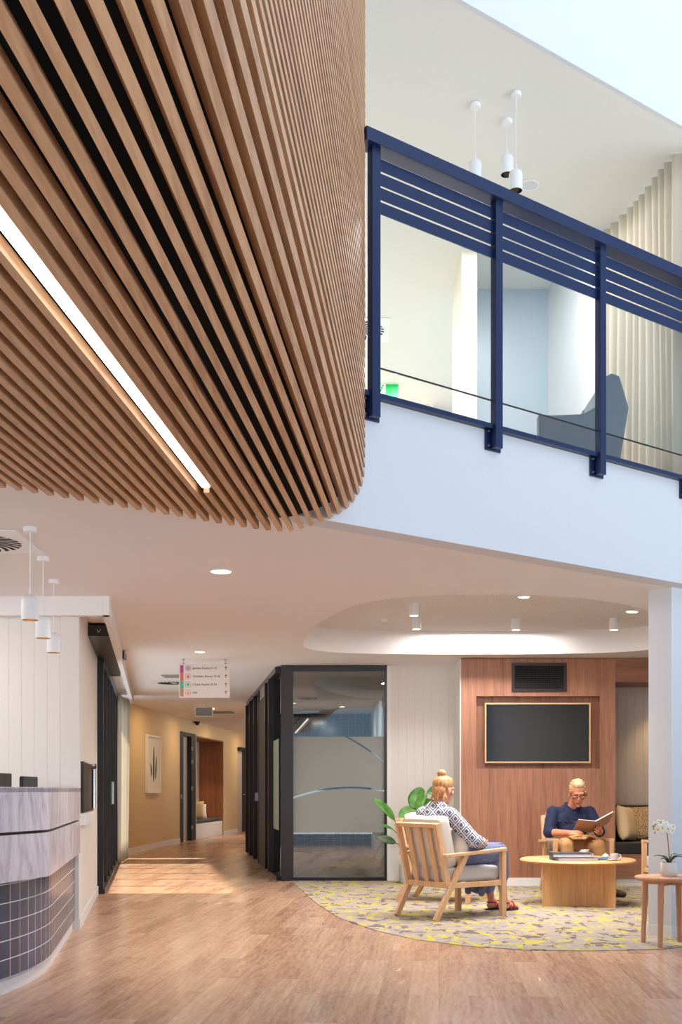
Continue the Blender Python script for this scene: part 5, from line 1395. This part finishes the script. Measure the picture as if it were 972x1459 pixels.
for h, k_, a_ in ((hr_,kr_,ar_),(hl_,kl_,al_)):
    sk += [('c', h, .085, k_, .056), ('c', k_, .054, tuple(Vector(k_).lerp(Vector(a_),.45)), .050), ('c', tuple(Vector(k_).lerp(Vector(a_),.45)), .050, a_, .033),
           ('c', (a_[0],a_[1]-.01,.045), .032, (a_[0]-.01,a_[1]+.10,.045), .032), ('c', (a_[0]-.01,a_[1]+.10,.045), .032, (a_[0]-.015,a_[1]+.165,.032), .022), ('c', a_, .033, (a_[0],a_[1]+.05,.06), .034)]
blob('body', sk, 'skin', wm, .0048, 3)
bl = [('c', (0,-.095,.53), .155, (0,-.125,.72), .140), ('c', (0,-.125,.72), .140, (0,-.150,.88), .118), ('c', (-.140,-.155,.915), .070, (.140,-.155,.915), .070), ('c', (-.06,-.150,.975), .056, (.07,-.150,.975), .056), ('c', (0,-.03,.55), .150, (0,.08,.53), .12)]
for s_, e_, w_ in ((sr,er,wr),(sl,el,wl_)):
    m3 = Vector(e_).lerp(Vector(w_), .62)
    bl += [('c', s_, .070, e_, .070), ('c', e_, .068, tuple(m3), .060)]
rng = random.Random(5)
for k in range(12):
    t = rng.uniform(.2,.95); p = Vector(sr).lerp(Vector(er), t); a_ = rng.uniform(0,6.28); o_ = Vector((math.cos(a_)*.066, math.sin(a_)*.05, 0)); bl.append(('c', tuple(p+o_), .010, tuple(p+o_*.8+Vector((.03,.03,-.05))), .006))
blob('blouse', bl, 'diamond_print', wm, .0065, 4)
skt = [('c', (-.08,-.08,.545), .118, (.08,-.08,.545), .118), ('c', (-.06,.16,.545), .11, (.08,.16,.545), .11)]
for h, k_, a_ in ((hr_,kr_,ar_),(hl_,kl_,al_)):
    skt += [('c', h, .115, k_, .092), ('c', k_, .092, tuple(Vector(k_).lerp(Vector(a_),.46)+Vector((0,-.01,.0))), .084)]
skt += [('c', (-.06,.50,.53), .085, (.10,.50,.53), .085), ('c', (-.05,.54,.40), .070, (.08,.53,.40), .070), ('c', (-.06,.575,.30), .060, (.07,.57,.30), .060)]
for k in range(13):                                    # gathered cloth hanging in folds under the knees
    x = -.13+.27*k/12; y = .39+.05*math.sin(k*2.3); zb_ = .215+.018*math.sin(k*1.7+.6)
    skt.append(('c', (x,y+.04,.46), .046, (x+.010*math.sin(k*3),y-.03,zb_), .034))
    skt.append(('c', (x-.01,.10+.03*k,.64), .012, (x+.02,.26+.02*k,.645), .010))
blob('skirt', skt, 'skirt_blue', wm, .0065, 3)
for a_ in (ar_, al_):
    sole = MB().prism([(a_[0]+.036*math.cos(t)*(1 if math.sin(t) < 0 else 1.05)-.012*(math.sin(t)+1)/2, a_[1]+.062+.130*math.sin(t)) for t in [2*PI*k/24 for k in range(24)]], .001, .016)
    sd = sole.build('sandal', 'sandal_black', wm)
    st_ = MB()
    for dy, rz in ((.105,.030),(.060,.044)):
        st_.tube([(a_[0]-.012+.040*math.cos(t), a_[1]+dy, .014+(rz+.036)*math.sin(t)) for t in [PI*k/10 for k in range(11)]], .011, 8)
    st_.tube([(a_[0]+.040*math.cos(t), a_[1]+.005+.045*math.sin(t), .075) for t in [2*PI*k/16 for k in range(17)]], .007, 8)
    st_.build('strap', 'sandal_red', sd, smooth=True)
def WP(p): return tuple(HM2 @ (Vector(p)*1.02))
eu2 = tuple(HM2.to_euler())
hr2 = [('e', WP((0,-.028,.044)), (.084,.098,.086), eu2), ('e', WP((0,-.060,-.015)), (.070,.062,.075), eu2), ('c', WP((0,-.075,-.03)), .045, WP((.0,-.070,-.085)), .026),
       ('e', WP((0,.02,.080)), (.058,.062,.045), eu2), ('e', WP((.005,-.060,.135)), (.041,.038,.035), eu2), ('c', WP((0,-.05,.11)), .028, WP((.005,-.06,.13)), .024),
       ('c', WP((.070,.020,.01)), .010, WP((.066,.030,-.06)), .004), ('c', WP((-.070,.020,.01)), .010, WP((-.066,.030,-.06)), .004)]
rng = random.Random(11)
for k in range(14):
    a_ = rng.uniform(-1.3,1.3); p = Vector((.062*math.sin(a_), -.03-.062*math.cos(a_), -.04)); q = p+Vector((rng.uniform(-.03,.03), rng.uniform(-.03,.01), rng.uniform(-.09,-.03)))
    hr2.append(('c', WP(p), .008, WP(q), .003))
for k in range(9):
    a_ = rng.uniform(0, 6.28); hr2.append(('c', WP((.02*math.cos(a_),-.060+.02*math.sin(a_),.135)), .010, WP((.042*math.cos(a_+.8),-.060+.04*math.sin(a_+.8),.138+rng.uniform(-.02,.02))), .005))
blob('hair', hr2, 'copper_hair', wm, .0048, 2)
for s_ in (-1, 1):
    ey = MB().ell(WP((s_*.031,.074,.000)), (.011,.011,.009), Euler(eu2).to_matrix(), 12, 8).build('eye', 'eye_white', wm, smooth=True)
    MB().ell(WP((s_*.031,.083,-.002)), (.005,.004,.005), Euler(eu2).to_matrix(), 10, 8).build('pupil', 'eye_dark', ey, smooth=True)
MB().tube([WP((-.017,.0925,-.067)), WP((0,.0945,-.066)), WP((.017,.0925,-.067))], [.003,.0045,.003], 8).build('lips', 'lip_red', wm, smooth=True)

# ================================================================== light
W = bpy.data.worlds.new('sky'); SC.world = W; W.use_nodes = True
bg = W.node_tree.nodes['Background']; wt = W.node_tree              # pale sky above, lower half brightened as stand-in paving to lift the ceilings
tc = N(wt, 'ShaderNodeTexCoord'); sz = N(wt, 'ShaderNodeSeparateXYZ'); L(wt, tc.outputs['Generated'], sz.inputs[0])
low = math_(wt, 'LESS_THAN', sz.outputs[2], 0.0)
L(wt, mixc(wt, low, (.52,.73,1.0,1), (.80,.90,1.0,1)), bg.inputs[0]); L(wt, math_(wt, 'MULTIPLY_ADD', low, 2.1, 0.85), bg.inputs[1])
def lamp(name, typ, loc, energy, color, rot=(0,0,0), **kw):
    d = bpy.data.lights.new(name, typ); d.energy = energy; d.color = color
    for k, v in kw.items(): setattr(d, k, v)
    o = bpy.data.objects.new(name, d); COL.objects.link(o); o.location = loc; o.rotation_euler = rot; return o
WARM, SOFT = (1.0,.76,.48), (1.0,.96,.92)
for p, e in zip(DL, (25, 25, 12, 12, 40)):
    lamp('downlight_beam', 'SPOT', (p.x,p.y,CEIL-.02), e*4, SOFT, (0,0,0), spot_size=math.radians(110), spot_blend=.8, shadow_soft_size=.06)
for p in sp_lights: lamp('spot_beam', 'SPOT', (p.x,p.y,CT-.14), 80, SOFT, (0,0,0), spot_size=math.radians(100), spot_blend=.8, shadow_soft_size=.05)
for x, y in ((-2.9,20.6),(-2.7,23.6),(-2.4,26.6),(-2.0,30.0)):
    lamp('corridor_fill', 'AREA', (x,y,CEIL-.02), 13, WARM, (0,0,0), size=.25)  # added warm fill along the corridor, no fitting behind it
lamp('picture_beam', 'SPOT', (-2.7,21.4,CEIL-.03), 60, WARM, (0,math.radians(-38),0), spot_size=math.radians(70), spot_blend=.7, shadow_soft_size=.05)
lamp('niche_beam', 'SPOT', (-3.45,27.9,2.34), 60, (1.0,.66,.36), (0,0,0), spot_size=math.radians(80), spot_blend=.8, shadow_soft_size=.04)
for x, y in ((-.3,17.8),(-.5,20.5)): lamp('meeting_fill', 'AREA', (x,y,CEIL-.03), 40, SOFT, (0,0,0), size=.3)  # added fill to brighten the meeting room ceiling, no fitting modelled
lamp('bench_lamp', 'SPOT', (4.0,13.70,2.40), 40, (1.0,.70,.36), (0,0,0), spot_size=math.radians(90), spot_blend=.8, shadow_soft_size=.04)
for x, y in ((-2.5,10.5),(-1.0,12.2),(-4.5,13.0),(1.0,13.3)): lamp('upper_fill', 'AREA', (x,y,UC-.03), 160, (1.0,.97,.92), (0,0,0), size=.5)  # unseen fill added to brighten the upper level
lamp('lounge_fill', 'AREA', (1.45,9.95,CT-.10), 120, SOFT, (0,0,0), shape='ELLIPSE', size=1.6, size_y=.9)  # added fill under the coffer, not one of its spotlights
lamp('lounge_fill', 'AREA', (1.6,12.6,CT-.03), 35, SOFT, (0,0,0), shape='ELLIPSE', size=1.6, size_y=.2)  # second added fill, towards the lounge back wall
lamp('hall_fill', 'SPOT', (-.9,11.6,CEIL-.02), 90, SOFT, (0,0,0), spot_size=math.radians(150), spot_blend=.9, shadow_soft_size=.1)  # unseen fill added over the middle of the hall
lamp('hall_fill', 'SPOT', (-.9,7.4,CEIL-.02), 120, SOFT, (0,0,0), spot_size=math.radians(150), spot_blend=.9, shadow_soft_size=.1)  # unseen fill added over the near hall floor
lamp('upper_fill', 'AREA', (1.3,9.6,UC-.03), 60, (1.0,.97,.93), (0,0,0), size=.6)  # extra fill added near the balcony edge, no fitting there
for x, y in ((-3.6,6.5),(-3.6,8.2)): lamp('reception_fill', 'AREA', (x,y,CEIL-.03), 20, SOFT, (0,0,0), size=.3)  # added fill behind the desk, without ceiling fittings
lamp('sun', 'SUN', (-20,10,12), 11.0, (1.0,.90,.76), (0,math.radians(-33),math.radians(2)), angle=.05)

# ================================================================== camera
cd = bpy.data.cameras.new('camera'); cam = bpy.data.objects.new('camera', cd); COL.objects.link(cam)
cam.location = (0,0,EYE); cam.rotation_euler = (PI/2,0,0)
cd.sensor_fit = 'HORIZONTAL'; cd.sensor_width = 36.0; cd.lens = FPX/972*36.0
cd.shift_y = (HY-1459/2)/972.0; cd.clip_start = .05; cd.clip_end = 200
SC.camera = cam
SC.view_settings.view_transform = 'Standard'; SC.view_settings.look = 'None'; SC.view_settings.gamma = 1.0; SC.view_settings.use_curve_mapping = False
SC.view_settings.exposure = 0.05
SC.cycles.use_denoising = True
SC.cycles.max_bounces = 10; SC.cycles.diffuse_bounces = 6; SC.cycles.transparent_max_bounces = 16; SC.cycles.glossy_bounces = 4
SC.cycles.sample_clamp_indirect = 2.5; SC.cycles.caustics_reflective = False; SC.cycles.caustics_refractive = False
